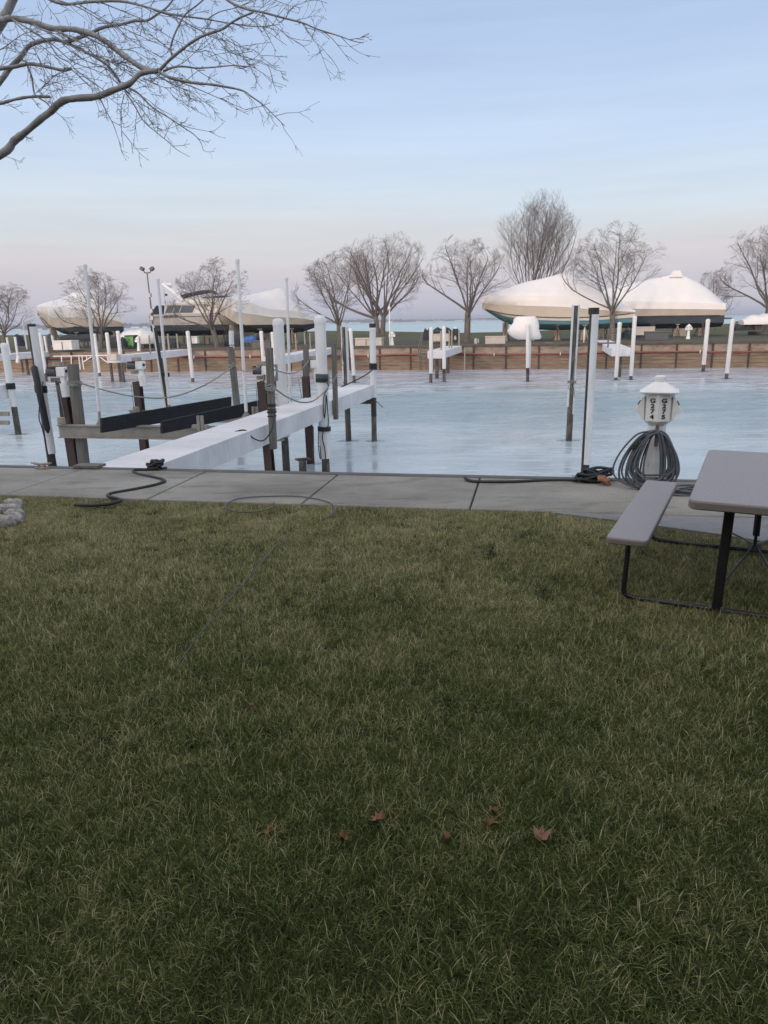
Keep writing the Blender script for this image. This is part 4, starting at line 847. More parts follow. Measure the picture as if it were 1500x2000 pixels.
# ropes between posts
def rope(pts,r,m,label,k=6,name='mooring_rope'):
    b=MB(); p=spl(pts,k); b.tube(p,r,6); return one(b,name,M[m],label,'rope',p[0],smooth=True)
def rwrap(x,y,Y,w_,label,m='rope',n=4):
    b=MB(); c=dp(x,y,Y)
    for i in range(n):
        b.tube([c+EX*math.cos(a)*w_+NX*math.sin(a)*w_+ZX*(i*.028-.04+.015*math.sin(a*2+i)) for a in np.linspace(0,2*math.pi,14)],.013,5)
    b.tube(spl([c-NX*w_+EX*.0,c-NX*(w_+.05)+EX*.09-ZX*.05,c-NX*(w_+.03)+EX*.13+ZX*.04,c-NX*(w_+.02)+EX*.05,c-NX*(w_+.04)+EX*.16-ZX*.02],3),.014,5)
    return one(b,'rope_knot',M[m],label,'rope',c)
YN=B4[1]
rwrap(146,749,YN,r4+.02,'grey rope knotted round the thick left post')
rope([dp(156,748,YN-.2),dp(200,761,YN),dp(260,774,YN),dp(330,776,YN+.2),dp(400,752,YN),dp(455,716,B5[1]-.1)],.016,'rope','grey rope sagging from the thick left post to the slim white-topped post')
rwrap(452,712,B5[1],r5+.02,'white cord knotted round the slim white-topped post')
rope([dp(459,714,B5[1]-.1),dp(475,724,16),dp(492,724,15),dp(505,716,14),dp(519,706,13),dp(524,700,12.7)],.012,'rope','thin rope from the slim white-topped post to the square post')
rwrap(527,757,12.75,w9*.62,'pale cord knotted round the square post')
rope([dp(534,757,12.7),dp(560,775,13.5),dp(590,786,14.5),dp(615,781,15.5),dp(640,757,16.0),dp(643,735,16.1)],.015,'rope','rope sagging from the square post to the rope-banded white post')
rope([dp(534,722,13),dp(560,729,14),dp(580,727,15.5),dp(597,712,17.5),dp(604,703,18)],.012,'rope','thin rope passing behind the tall white post to the lift motor')
rope([dp(662,758,20.3),dp(690,745,20.5),dp(718,730,20.7),dp(731,718,20.8)],.018,'black','dark line rising from the pier deck to the outer white post')
rope([dp(640,746,16.1),dp(650,745,16.3),dp(660,728,16.6)],.010,'rope','short cord from the rope-banded post to the thin square post')
rope([dp(451,846,12.1),dp(478,840,12.2),dp(495,856,12.2),dp(515,860,12.4),dp(531,838,12.5),dp(537,805,12.6)],.012,'black','black cord drooping over the side of the pier from the square post')

# ------------------------------------------------------------------ far posts
GF='white posts standing in the ice off the far bank'
def fp(xt,yt,xb,yb,wd,ys,label,black=None): return pile(xt,yt,xb,yb,wd,label,'full',ys,GF,far=True,black=black,ratio=.82)
fp(78,652,91,745,7,729,'far white post beside the near half-sleeved post')
fp(184.5,653,195,734,6,728,'far white post just left of the pair at the second far finger pier')
fp(208.5,651,220,746,7,692,'left post of the far pair behind the back left lift motor')
fp(230,648,242,746,7.5,704,'right post of the far pair behind the back left lift motor')
fp(366.5,648,377,746,7.5,738,'far white post standing alone below the grey yacht')
fp(510,648,517,744,7,706,'far white post just behind the square post')
fp(532,650,538,744,7,706,'far white post mostly hidden by the tall white pier post')
fp(684.5,643,692,747,7,733,'far white post between the two outer pier posts')
fp(842,641,841.5,747,7.5,729,'left post at the end of the central far finger pier')
fp(867,639,867.5,746,7.5,720,'right post at the end of the central far finger pier',black=729)
fp(1031,634,1030.6,745,7.5,718,'far white post carrying the lumpy wrapped bundle',black=730)
fp(1210.5,631,1202.5,742.5,8,737,'left post at the end of the right far finger pier')
fp(1240,619,1232,741.5,8,734,'right post at the end of the right far finger pier')
fp(1383,625,1373,725.5,8,712,'far white post left of the last one on the right')
fp(1431,625,1418.5,740,8,729,'rightmost far white post')
GW='thin posts along the far finger piers'
def thinp(xt,yt,xb,yb,wd,m,label,zb=0.0):
    B=gp(xb,yb,zb); T=dp(xt,yt,B[1]); r=wd/2*psz(B); b=MB(); b.tube([B-ZX*.02,T],[r,r],8); return one(b,'dock_pole',M[m],label,'pole',B,GW,smooth=True,ang=40)
for a in((13,659,19.5,693,4.4,'pvc_far','first thin white pole on the far left finger pier'),(29,658,34.5,694,4.6,'pvc_far','second thin white pole on the far left finger pier'),
 (44,627,53,682,3.2,'pvc_far','tall thin white pole on the far left bank'),(86.5,656,92,687,4.2,'pvc_far','thin white pole just right of the near half-sleeved post'),(101.5,655,107,686,4.6,'pvc_far','thin white pole left of the white dock box'),
 (272,657,274.5,688,3.4,'wood_pale','brown pole right of the green box'),(291,655,294,690,3.2,'wood_pale','brown pole in front of the small wrapped boat'),
 (327.5,652,330.5,684,3.6,'wood_pale','brown pole under the yacht stern, left one'),(345,652,348,683,3.6,'wood_pale','brown pole under the yacht stern, right one'),
 (577,651,578.5,684,3,'wood_pale','brown pole right of the tall white pier post'),(595,650,596,683,2.6,'wood_pale','brown pole behind the square pier post'),(605,651,606.5,682,2.8,'wood_pale','brown pole left of the rope-banded white post'),
 (861,646,861.5,684,3,'wood_pale','brown pole between the central far pair'),(877.5,645,877.5,681,2.8,'wood_pale','brown pole just right of the central far pair'),(882.5,647,882.5,680,2.8,'wood_pale','second brown pole right of the central far pair'),
 (896.5,644,896.5,676,3,'wood_pale','brown pole beside the dark marked cabinet'),(1188.5,641,1187.5,678,3.2,'wood','grey pole left of the right far pair'),
 (1293,655,1292,661,1,'wood','x')):
    if a[-1]!='x': thinp(*a)
# far finger piers
def finger(xn,yn,xf,yf,w_,label,L_=None):
    a=gp(xn,yn,0); c=gp(xf,yf,0); X=unit(c-a); Yv=np.cross(ZX,X); ln=np.linalg.norm(c-a)
    t=thing('finger_pier',label,'pier',(a+c)/2,'concrete finger piers off the far bank')
    b=MB(); b.box((a+c)/2+Yv*w_/2-ZX*.2,(ln,w_,.44),(X,Yv,ZX),bev=.02); b.build('deck',M['pier'],t)
    for f in(.04,.5):
        b=MB(); b.cyl(a+X*ln*f+Yv*w_*.5-ZX*.42,a+X*ln*f+Yv*w_*.5-ZX*1.9,.11,n=8); b.build('pile',M['pile'],t)
    return t
finger(868,686,908,674,1.0,'central far finger pier ending at two white posts')
finger(1235,681,1190,664,1.1,'far finger pier on the right between two white posts')
finger(237,695,400,680,1.0,'far finger pier reaching left from below the grey yacht')
finger(545,698,655,679,1.0,'far finger pier behind the tall white post')
finger(-60,697,158,682,1.0,'far finger pier at the left edge')
# aluminium frame stage between the left piers
b=MB(); Y=50
for p0,p1 in(((104,696),(212,694)),((120,696),(121,718)),((139,696),(140,720)),((154,697),(157,722)),((160,696),(164,722)),((178,697),(163,707)),((196,698),(210,708)),((212,695),(218,718))):
    b.cyl(dp(*p0,Y),dp(*p1,Y),.035,n=5)
one(b,'swim_stage',M['white'],'thin white metal frame stage against the far wall at left','frame',dp(150,720,Y))
b=MB(); c=dp(223,698,45.3); b.box(c,(.62,.5,.38),AX,bev=.03); one(b,'crate',M['dockbox'],'tan box on a bracket by the far left pair of posts','box',c)
b=MB(); c=dp(35,702,47); b.box(c,(.18,.18,.42),(unit(EX+ZX*-.3),NX,unit(ZX+EX*.3)),bev=.02); one(b,'fender',M['pvc_far'],'small white fender hanging at the far left pier','fender',c)
# far ladders
def ladder(x,y0,y1,Y,w_,label,m='zinc',n=6):
    t=thing('ladder',label,'ladder',dp(x,y1,Y)); a=dp(x,y0,Y);c=dp(x,y1,Y)
    for s in(-1,1): b=MB(); b.cyl(a+EX*w_*s/2,c+EX*w_*s/2,.03,n=6); b.build('rail',M[m],t)
    for i in range(n): b=MB(); p=a+(c-a)*(i+.5)/n; b.cyl(p-EX*w_/2,p+EX*w_/2,.02,n=5); b.build('rung',M[m],t)
ladder(1174,640,664,59,.42,'small step ladder leaning by the stern of the blue-bottomed boat','wood_pale')
ladder(1201,640,672,54,.3,'thin grey ladder beside the right far finger pier')
def steps(x0,x1,y0,y1,Y):
    t=thing('dock_steps','grey steps with a sloping rail beside the central far finger pier','steps',dp(x0,y1,Y))
    for i in range(4):
        yy=y0+(y1-y0)*i/3; a=dp(x0+2,yy,Y);c=dp(x1,yy,Y); b=MB(); b.box((a+c)/2-NX*.1*i,(np.linalg.norm(c-a),.28,.05),AX); b.build('tread',M['wood'],t)
    for dx in(0,4):
        b=MB(); b.tube([dp(x0+4+dx*.4,651,Y),dp(x0-1+dx,670,Y),dp(x0-3+dx,690,Y)],.04,5); b.build('handrail',M['wood'],t)
steps(820,840,677,690,50.5)
t=thing('landing','low landing on thin legs below the grey dock steps','landing',dp(831,720,50.3))
for x in(820,823,846): b=MB(); b.cyl(dp(x,692,50.3),dp(x,723,50.3),.03,n=5); b.build('leg',M['wood'],t)
b=MB(); b.box(dp(831,693.5,50.4),(1.0,.8,.12),AX); b.build('platform',M['wood'],t)
b=MB(); b.cyl(dp(908,679,51),dp(907,722,50.6),.035,n=6); one(b,'water_pipe',M['dockbox'],'thin pale pipe down the far wall beside the central finger pier','pipe',dp(907,722,50.6))

# ------------------------------------------------------------------ far bank clutter
def dbox(x0,x1,y0,y1,Y,m,label,depth=.7,name='dock_box',split=0):
    a=dp(x0,y1,Y);c=dp(x1,y1,Y);z1=zp(y0,(x0+x1)/2,Y); w_=abs(c[0]-a[0]); z0=max(.0,a[2]); h=z1-z0; ctr=np.array([(a[0]+c[0])/2,Y+depth/2,0])
    t=thing(name,label,'dock box',ctr-[0,0,0],'dock boxes along the far seawall')
    b=MB(); b.box(ctr+ZX*(z0+h*.42),(w_*.97,depth*.95,h*.84),AX,bev=.02); b.build('body',M[m],t)
    b=MB(); b.box(ctr+ZX*(z0+h*.92),(w_,depth,h*.16),AX,bev=.02); b.build('lid',M[m],t)
    if split:
        b=MB(); b.box(ctr-NX*depth*.5+ZX*(z0+h*.45)+EX*w_*(split-.5),(.03,.05,h*.85),AX); b.build('seam',M['cap'],t)
    return t
dbox(104,146,665,684,56,'whitebox','large white dock box at the left',1.0,split=.5)
dbox(694,749,660,676.5,55,'dockbox','long beige dock box by the outer pier posts',.8,split=.42)
dbox(847,879,652,667,57,'dockbox','beige dock box in front of the dark tarped heap')
dbox(949,989,656.5,672.5,54,'dockbox','beige dock box left of the wrapped bundle')
dbox(1244,1280,638,655,58,'dockbox','beige dock box under the rightmost big boat')
dbox(1262,1307,647,666,55,'greybox','dark grey dock box left of the small white pedestal')
dbox(492,532,665,682,56,'greybox','dark dock box under the rounded wrapped boat')
dbox(375,387,657,671,57,'whitebox','white cabinet at the foot of the yacht tree',.4,'cabinet')
dbox(1084,1096,648,660,60,'wood_pale','wooden crate under the blue-bottomed boat',.5,'crate')
dbox(1329,1341,642,657,61,'wood_pale','wooden crate under the rightmost big boat stern',.5,'crate')
dbox(1471,1489,633,645,63,'wood','grey crate at the right edge',.5,'crate')
dbox(1185,1210,672,690,49.5,'greybox','dark box under the right far finger pier',.5,'crate') if False else None
# green printed box
t=thing('covered_trailer','green covered box with a lime yellow print beside the small wrapped boat','box',dp(262,678,57.5)*[1,1,0])
A=dp(245,680,57.5);Bq=dp(262.5,680,57.5);Cc=dp(272,679,58.3); zt=zp(654.5,262,57.5)
b=MB(); 
P4=[A,Bq,Cc,Cc+(A-Bq)]; b.loft([[ (p[0],p[1],.12) for p in P4],[(p[0],p[1],zt) for p in P4]]); b.build('box_body',M['green'],t)
b=MB(); d=unit(Bq-A); nn=np.array([d[1],-d[0],0]); b.loft([[ (A+d*.02+nn*.02)+ZX*(.3-A[2]),(Bq-d*.02+nn*.02)+ZX*(.3-Bq[2]),(Bq-d*.02+nn*.02)+ZX*(zt-.1-Bq[2]),(A+d*.02+nn*.02)+ZX*(zt-.1-A[2])],[ (A+d*.02)+ZX*(.3-A[2]),(Bq-d*.02)+ZX*(.3-Bq[2]),(Bq-d*.02)+ZX*(zt-.1-Bq[2]),(A+d*.02)+ZX*(zt-.1-A[2])]]); b.build('printed_panel',M['lime'],t)
for x in(248,268): b=MB(); c=dp(x,679,57.6); c[2]=.14; b.tube([c-NX*.05,c+NX*.05],[.13,.13],10); b.build('wheel',M['black'],t)
# lumpy heaps
def heap(x0,x1,y0,y1,Y,m,label,seed,name='tarped_heap',cat='heap',n=7,legs=False):
    rg=np.random.default_rng(seed); a=dp(x0,y1,Y);c=dp(x1,y1,Y); z0=max(0,a[2]); zt=zp(y0,(x0+x1)/2,Y); w_=c[0]-a[0]; rows=[]
    for i in range(n+1):
        f=i/n; hh=(zt-z0)*rg.uniform(.72,1.0)*(1 if 0<i<n else .6); o=np.array([a[0]+w_*f,Y,z0]); d=.45 if 0<i<n else .3
        rows.append([o+np.array([0,y*d,z*hh]) for y,z in((-1,0),(-1.05,.5),(-.7,.95),(.1,1.02),(.8,.9),(1,.4),(1,0))])
    b=MB(); b.loft(rows); return one(b,name,M[m],label,cat,(a[0]+w_/2,Y,0),smooth=False)
heap(826,843,640,665,57.8,'fardark','dark covered barbecue behind the left central far post',1,'covered_barbecue','barbecue',4)
heap(844,884,638,656,58.6,'fardark','heap of dark tarpaulins behind the beige dock box',2)
heap(33,46,651,676,58,'navy','navy covered chair at the far left bank',5,'covered_chair','chair',4)
heap(476,501,655,669,58,'blue','bright blue tarpaulin under the rounded wrapped boat',6,'tarpaulin','tarpaulin',5)
heap(500,517,650,668,59,'fardark','dark bundle right of the blue tarpaulin',7,n=4)
heap(238,247,658,676,57.2,'fardark','black covered figure-like bundle left of the green box',8,n=3)
heap(214,238,655,680,59,'fardark','dark shrouded equipment behind the left far pair',9,n=5)
heap(322,350,657,680,60,'fardark','dark equipment under the yacht stern',10,n=6)
heap(440,475,650,678,61,'fardark','dark equipment under the bow of the grey yacht',14,n=6)
heap(1434,1470,632,646,63,'fardark','dark folding furniture under the low wrapped boat at right',15,n=6)
heap(1215,1250,640,660,60.5,'hulldark','dark covered gear beneath the rightmost big boat',16,n=5)
heap(120,205,650,668,66,'fardark','dark trailer and gear beneath the leftmost wrapped boat',17,n=10)
heap(78,104,652,674,58.5,'greybox','grey frame and gear left of the white dock box',18,n=5)
# cabinet with a pale emblem
t=thing('dark_cabinet','black cabinet with a pale crest on its front, right of the beige dock box','cabinet',dp(889,666,57)*[1,1,0])
c=dp(889.5,653,57); hh=zp(642,889,57); b=MB(); b.box((c[0],c[1],hh/2+.05),(.40,.3,hh-.1),AX,bev=.02); b.build('body',M['fardark'],t)
b=MB(); q=np.array([c[0],c[1],0])-NX*.17; b.add([q+EX*x+ZX*(hh*.4+z) for x,z in((-.07,-.16),(.07,-.16),(.10,.0),(.045,.10),(0,.2),(-.045,.10),(-.10,0))],[tuple(range(7))]); b.build('crest',M['zinc'],t)
b=MB(); b.lathe((c[0],c[1],hh),[(.12,0),(.13,.1),(.05,.14)],8); b.build('top_light',M['white'],t)
# small white pedestals on the far bank
def fpedestal(x,yb,yt,Y,label,pole=None,s_=1.):
    B=dp(x,yb,Y); B[2]=0; zt=zp(yt,x,Y); k=zt/1.12
    t=thing('power_pedestal',label,'power pedestal',B,'power pedestals on the far bank')
    b=MB(); b.lathe(B,[(.17*k,0),(.12*k,.3*k),(.10*k,.62*k)],8); b.build('column',M['white'],t)
    b=MB(); b.lathe(B,[(.10*k,.62*k),(.17*k,.70*k),(.17*k,.94*k)],8); b.build('head',M['white'],t)
    b=MB(); b.lathe(B,[(.24*k,.94*k),(.22*k,.97*k),(.08*k,1.06*k),(.07*k,1.12*k)],8); b.build('roof',M['white'],t)
    for sg in(-1,1): b=MB(); b.box(B+EX*sg*.2*k+ZX*.78*k,(.12*k,.14*k,.2*k),AX); b.build('outlet_cover',M['white'],t)
    if pole:
        b=MB(); p=B-EX*.13-NX*.2; b.cyl(p,p+ZX*pole,.045,n=8); b.lathe(p+ZX*pole,[(.045,0),(.1,.05),(.1,.18),(.03,.25)],8); b.build('lamp_pole',M['white'],t)
fpedestal(766,675,647,55.5,'small white pedestal with a slim white lamp pole in front of the lake',pole=2.55)
fpedestal(1343.5,663,633,56.5,'small white lighthouse-shaped pedestal near the right far posts')
t=None
for x,l in((272,'white pedestal beside the green box'),): fpedestal(x,686,657,54.5,l)
# floodlight pole
B=dp(303,668,60); B[2]=0; t=thing('light_pole','tall thin pole with two floodlights left of the grey yacht','light pole',B)
T=dp(287,532,60); b=MB(); b.tube([B,T],[.075,.05],8); b.build('pole',M['wood'],t,smooth=True)
b=MB(); b.tube([dp(281,530,60),dp(283,533,60),dp(291.5,533,60),dp(295,530,60)],.05,5); b.build('crossarm',M['wood'],t)
for x,s_ in((277.5,-1),(296.8,1)):
    b=MB(); c=dp(x,525,60); b.box(c,(.32,.3,.26),(unit(EX+ZX*.6*s_),NX,unit(ZX-EX*.6*s_)),bev=.03); b.build('floodlight',M['greybox'],t)
for y in(572,600,613): b=MB(); p=B+(T-B)*((668-y)/136.); b.box(p,(.25,.2,.3),AX); b.build('junction_box',M['zinc'],t)
# lumpy wrapped bundle on the far post
Yb=41.2; rows=[]
for (y,xa,xb_) in((617.8,1010,1044),(622,1004,1049),(630,1001.5,1050.5),(637,996,1052),(645,992,1053),(653,995,1056),(659,1003,1058),(663,1012,1054)):
    c=dp((xa+xb_)/2,y,Yb); w_=(xb_-xa)/2*psz(c); rows.append([c+EX*math.cos(a)*w_*(1+.04*math.sin(3*a+y))+NX*math.sin(a)*w_*.55 for a in np.linspace(0,2*math.pi,16,endpoint=False)])
b=MB(); b.loft(rows); one(b,'wrapped_bundle',M['film'],'lumpy white shrink-wrapped bundle perched on a far white post','bundle',dp(1030,663,Yb),smooth=True,ang=60)
b=MB(); b.cyl(dp(1036.5,636,41),dp(1034.5,731,41),.05,n=8); b.cyl(dp(1024,636.5,41),dp(1041,635,41),.03,n=6); one(b,'support_pipe',M['pvc_far'],'thin white pipe strapped beside the post with the wrapped bundle','pipe',dp(1035,731,41),smooth=True)
# floats and lines against the far wall
b=MB(); b.tube([dp(1141.5,641,50.5),dp(1141.3,650,50.5),dp(1140,672,50.5)],[.02,.07,.03],8); b.tube([dp(1140,686,50.5),dp(1139.5,694,50.5),dp(1139,697,50.5)],[.07,.09,.04],8); b.cyl(dp(1141,645,50.5),dp(1137.5,722,50.5),.012,n=5); one(b,'hanging_float',M['pvc_far'],'thin white float on a line against the far wall','float',dp(1139,700,50.5))
b=MB(); b.box(dp(1132,683,51.0),(.5,.2,.62),AX,bev=.02); one(b,'wall_cover',M['navy'],'navy cover hanging on the far wall by the tall right posts','cover',dp(1132,690,51.0))
b=MB(); b.tube([dp(930,661,53),dp(930.5,682,52)],[.03,.03],6); b.box(dp(928,666,53),(.1,.1,.35),AX); b.box(dp(934,666,53),(.08,.1,.3),AX); one(b,'hydrant',M['dockbox'],'small beige standpipe at the far wall edge','standpipe',dp(930,682,52.5))
rope([dp(1052,676,51.5),dp(1062,672,51.3),dp(1075,674,51.2),dp(1084,682,51),dp(1095,688,51)],.03,'rope','tangle of pale rope on the far wall under the blue-bottomed boat')
rope([dp(1072,676,51.4),dp(1066,670,51.4),dp(1080,671,51.4),dp(1073,680,51.1)],.025,'rope','second loop of pale rope on the far wall')
rope([dp(1010,684,51),dp(1003,690,51),dp(990,694,51),dp(975,696,50.9)],.025,'black','dark line drooping on the far wall left of the bundle post')

# ------------------------------------------------------------------ white pedestal G274 / G275
pc=np.array([2.815,7.42,.03]); ph=math.radians(-90)  # vertex faces the camera
view=unit(np.array([pc[0],pc[1],0])); fx=np.array([view[1],-view[0],0])
tilt=ZX
def oct_ring(R,z,sq=1.0,off=0): 
    return [pc+fx*(R*math.sin(k*math.pi/4+off))-view*(R*math.cos(k*math.pi/4+off)*sq)+ZX*z for k in range(8)]
pd=thing('power_pedestal','white lighthouse-shaped power pedestal lettered G 274 and G 275 on the walkway','power pedestal',pc)
def olo(rings,name,m='white',par=pd): b=MB(); b.loft(rings); return b.build(name,M[m],par)
col=olo([oct_ring(.125,0),oct_ring(.118,.26)],'base')
olo([oct_ring(.116,.262),oct_ring(.088,.60),oct_ring(.088,.645)],'column')
b=MB()
for sg in(-.055,.055): b.cyl(pc+fx*sg-view*.108+ZX*.235,pc+fx*sg-view*.122+ZX*.235,.005,n=8)
b.build('screws',M['zinc'],col)
olo([oct_ring(.088,.64),oct_ring(.146,.692)],'neck','white')
hd=olo([oct_ring(.152,.690),oct_ring(.150,.985)],'head')
def sqr(hx,hy,ch,z,yo=0): return [pc+fx*a*1.0+view*(-b_+yo)+ZX*z for a,b_ in((-hx+ch,hy),(hx-ch,hy),(hx,hy-ch),(hx,-hy+ch),(hx-ch,-hy),(-hx+ch,-hy),(-hx,-hy+ch),(-hx,hy-ch))]
olo([sqr(.14,.14,.05,.955),sqr(.182,.182,.035,.976)],'soffit')
olo([sqr(.186,.186,.03,.975),sqr(.188,.188,.03,.984),sqr(.054,.054,.010,1.075)],'roof')
b=MB(); b.loft([[pc+fx*.055*math.sin(a)-view*.055*math.cos(a)+ZX*z for a in np.linspace(0,2*math.pi,16,endpoint=False)] for z in(1.07,1.125)]+[[pc+fx*.04*math.sin(a)-view*.04*math.cos(a)+ZX*1.138 for a in np.linspace(0,2*math.pi,16,endpoint=False)]]); b.build('vent_cap',M['white'],pd,smooth=True,ang=40)
for sg,nm in((-1,'outlet_cover'),(1,'outlet_cover')):
    rows=[]
    for dep in(-.085,.075):
        o=pc+view*dep
        rows.append([o+fx*sg*x+ZX*z for x,z in((.135,.935),(.150,.925),(.216,.795),(.212,.785),(.130,.700))])
    b=MB(); b.loft(rows); f=b.build(nm,M['white'],pd)
    b=MB(); cc=pc-view*.02+fx*sg*.186+ZX*.868; nx_=unit(fx*sg*.13+ZX*.075); b.box(cc,(.012,.03,.05),(nx_,view,np.cross(nx_,view)),bev=.003); b.build('latch',M['greybox'],f)
def text(body,P,X,Z,size,parent,name='lettering',m='ink'):
    cu=bpy.data.curves.new(name,'FONT'); cu.body=body; cu.size=size; cu.align_x='CENTER'; cu.extrude=.0012; cu.offset=.0020
    o=bpy.data.objects.new('tmp',cu); COL.objects.link(o); bpy.context.view_layer.update()
    me=bpy.data.meshes.new_from_object(o.evaluated_get(bpy.context.evaluated_depsgraph_get())); COL.objects.unlink(o); bpy.data.objects.remove(o)
    X=unit(X);Z=unit(Z);Nn=np.cross(X,Z); R=np.array(ROOTM[parent.name].translation) if parent else 0
    for v in me.vertices:
        p=np.array(P)+X*v.co.x*1.35+Z*v.co.y+Nn*v.co.z+R; v.co=[float(c) for c in p]
    me.name=name; me.materials.clear(); me.materials.append(M[m]); ob=bpy.data.objects.new(name,me); COL.objects.link(ob); ob.parent=parent; return ob
for side,digits in((-1,'G274'),(1,'G275')):
    # the two faces either side of the front edge
    v0=oct_ring(.152,0)[0]; v1=oct_ring(.152,0)[side if side>0 else 7]; X=unit(v1-v0) if side>0 else unit(v0-v1)
    c=(v0+v1)/2; Nn=unit(np.array([c[0]-pc[0],c[1]-pc[1],0]))
    for i,ch in enumerate(digits):
        text(ch,c+Nn*.003+ZX*(.878-.0535*i),X,ZX,.058,hd)
# hook board and hoses
b=MB(); b.box(pc-view*.14+ZX*.55+fx*.005,(.035,.05,.22),(fx,view,ZX),bev=.004); b.build('hanger',M['wood'],pd)
b=MB(); rg=np.random.default_rng(5)
hk=pc-view*.155+ZX*.60
loops=[]
for i in range(19):
    wl_=rg.uniform(.10,.27); wr=rg.uniform(.06,.20); dl=rg.uniform(.50,.60) if i%3 else rg.uniform(.42,.5); dy=.012*(i%5)+rg.uniform(0,.02)
    if i<3: wl_=.30+.03*i; dl=.565
    if i==3: wr=.25; dl=.57
    o=hk-view*dy+ZX*rg.uniform(-.015,.012)
    cx=rg.uniform(-.035,.045); kz=rg.uniform(-.05,.05)
    P=[o+fx*cx,o+fx*(cx-wl_*.45)-ZX*.05,o+fx*(cx-wl_*.9)-ZX*dl*.48-view*.02,o+fx*(cx-wl_*.98)-ZX*dl*(.80+kz)-view*.04,o+fx*(cx-wl_*.55)-ZX*dl*.985-view*.07,o+fx*cx*.5-ZX*dl-view*.08,o+fx*(cx+wr*.6)-ZX*dl*.97-view*.06,o+fx*(cx+wr*1.0)-ZX*dl*(.78-kz)-view*.04,o+fx*(cx+wr*.88)-ZX*dl*.42-view*.02,o+fx*(cx+wr*.4)-ZX*.05]
    loops.append(P)
for i,P in enumerate(loops):
    pts=spl(P+[P[0]],6); b.tube(pts[:-1],.0115 if i%2 else .0095,8,closed=True)
o=one(b,'coiled_hose',M['hose'],'thick grey shore-power cables looped over the pedestal hook down to the ground','hose',pc,smooth=True)
b=MB(); q=pc-view*.2
b.tube(spl([q+fx*-.10+ZX*.56,q+fx*-.16+ZX*.50,q+fx*-.19+ZX*.43],3),[.018]*4+[.026]*3,8); b.tube([q+fx*-.14+ZX*.46,q+fx*-.215+ZX*.41],[.022,.03],8); b.tube(spl([q+fx*-.2+ZX*.38,q+fx*-.23+ZX*.31,q+fx*-.24+ZX*.27,q+fx*-.18+ZX*.26],3),.012,6)
one(b,'cable_plug',M['black'],'black plug end and short lead among the looped grey cables','plug',q,smooth=True)
b=MB()
for i in range(6):
    r_=rg.uniform(.10,.2); c=gp(1345,963,.04)+np.array([rg.uniform(-.1,.1),rg.uniform(-.06,.06),.01*i]); b.tube([c+np.array([math.cos(a)*r_*1.3,math.sin(a)*r_*.7,.01*math.sin(2*a)]) for a in np.linspace(0,2*math.pi,22,endpoint=False)],.009,6,closed=True)
one(b,'coiled_line',M['hose'],'thin grey line heaped beside the pedestal foot under the table edge','rope',gp(1345,963,.04),smooth=True)
# dark rope pile left of the pedestal with an orange bit
def ropepile(P,R,h,label,seed,m='black',n=9,asp=.6):
    rg=np.random.default_rng(seed); b=MB()
    for i in range(n):
        r_=R*rg.uniform(.45,1); z=.015+h*i/n; c=np.array(P)+np.array([rg.uniform(-.25,.25)*R,rg.uniform(-.12,.12)*R,z]); tl=rg.uniform(-.05,.05)
        b.tube([c+np.array([math.cos(a)*r_,math.sin(a)*r_*asp,tl*math.cos(a)+.012*math.sin(3*a+i)]) for a in np.linspace(0,2*math.pi,24,endpoint=False)],.016,6,closed=True)
    return one(b,'coiled_rope',M[m],label,'rope',P,smooth=True)
ropepile(gp(1158,940,.035),.20,.10,'black rope coiled at the walkway edge left of the pedestal',3,n=11)
ropepile(gp(1180,943,.06),.06,.04,'small orange knotted rope end on the black coil',4,'orange',4)
rope([gp(1128,938,.045),gp(1080,938,.04),gp(1000,941,.045),gp(935,941,.045),gp(915,938,.05),gp(908,933,.06)],.018,'black','black cable lying along the walkway edge to the black coil')
ropepile(gp(306,918,.03),.11,.10,'black coil of cord on the walkway edge at the foot of the pier',6,n=9)
b=MB(); p=spl([gp(290,917,.05),gp(262,918,.05),gp(268,925,.04),gp(318,936,.05),gp(312,944,.05),gp(270,954,.045),gp(216,964,.045),gp(214,970,.05),gp(236,976,.045),gp(215,984,.05),gp(180,987,.05),gp(146,986,.05)],6)
b.tube(p,.0165,8); one(b,'garden_hose',M['black'],'black hose snaking across the walkway from the coil to the grass','hose',p[0],smooth=True)
b=MB(); p=spl([gp(440,994,.05),gp(442,984,.05),gp(470,973,.045),gp(530,969,.045),gp(590,970,.045),gp(640,980,.045),gp(655,993,.05),gp(648,1003,.04),gp(630,1015,.035)],6); b.tube(p,.0065,6)
b.tube(spl([gp(440,994,.05),gp(470,1000,.04),gp(510,998,.045),gp(537,988,.045),gp(534,980,.045)],5),.006,6)
one(b,'thin_cable',M['greybox'],'thin dark cable looping over the walkway joint','cable',p[0],smooth=True)
b=MB(); p=spl([gp(562,1045,.03),gp(535,1068,.034),gp(505,1105,.036),gp(470,1145,.033),gp(425,1195,.028),gp(385,1245,.024),gp(330,1320,.016),gp(250,1410,.008)],6); b.tube(p,.0032,6); one(b,'ground_cable',M['hose'],'thin grey cable sinking into the grass across the lawn','cable',p[0],smooth=True)
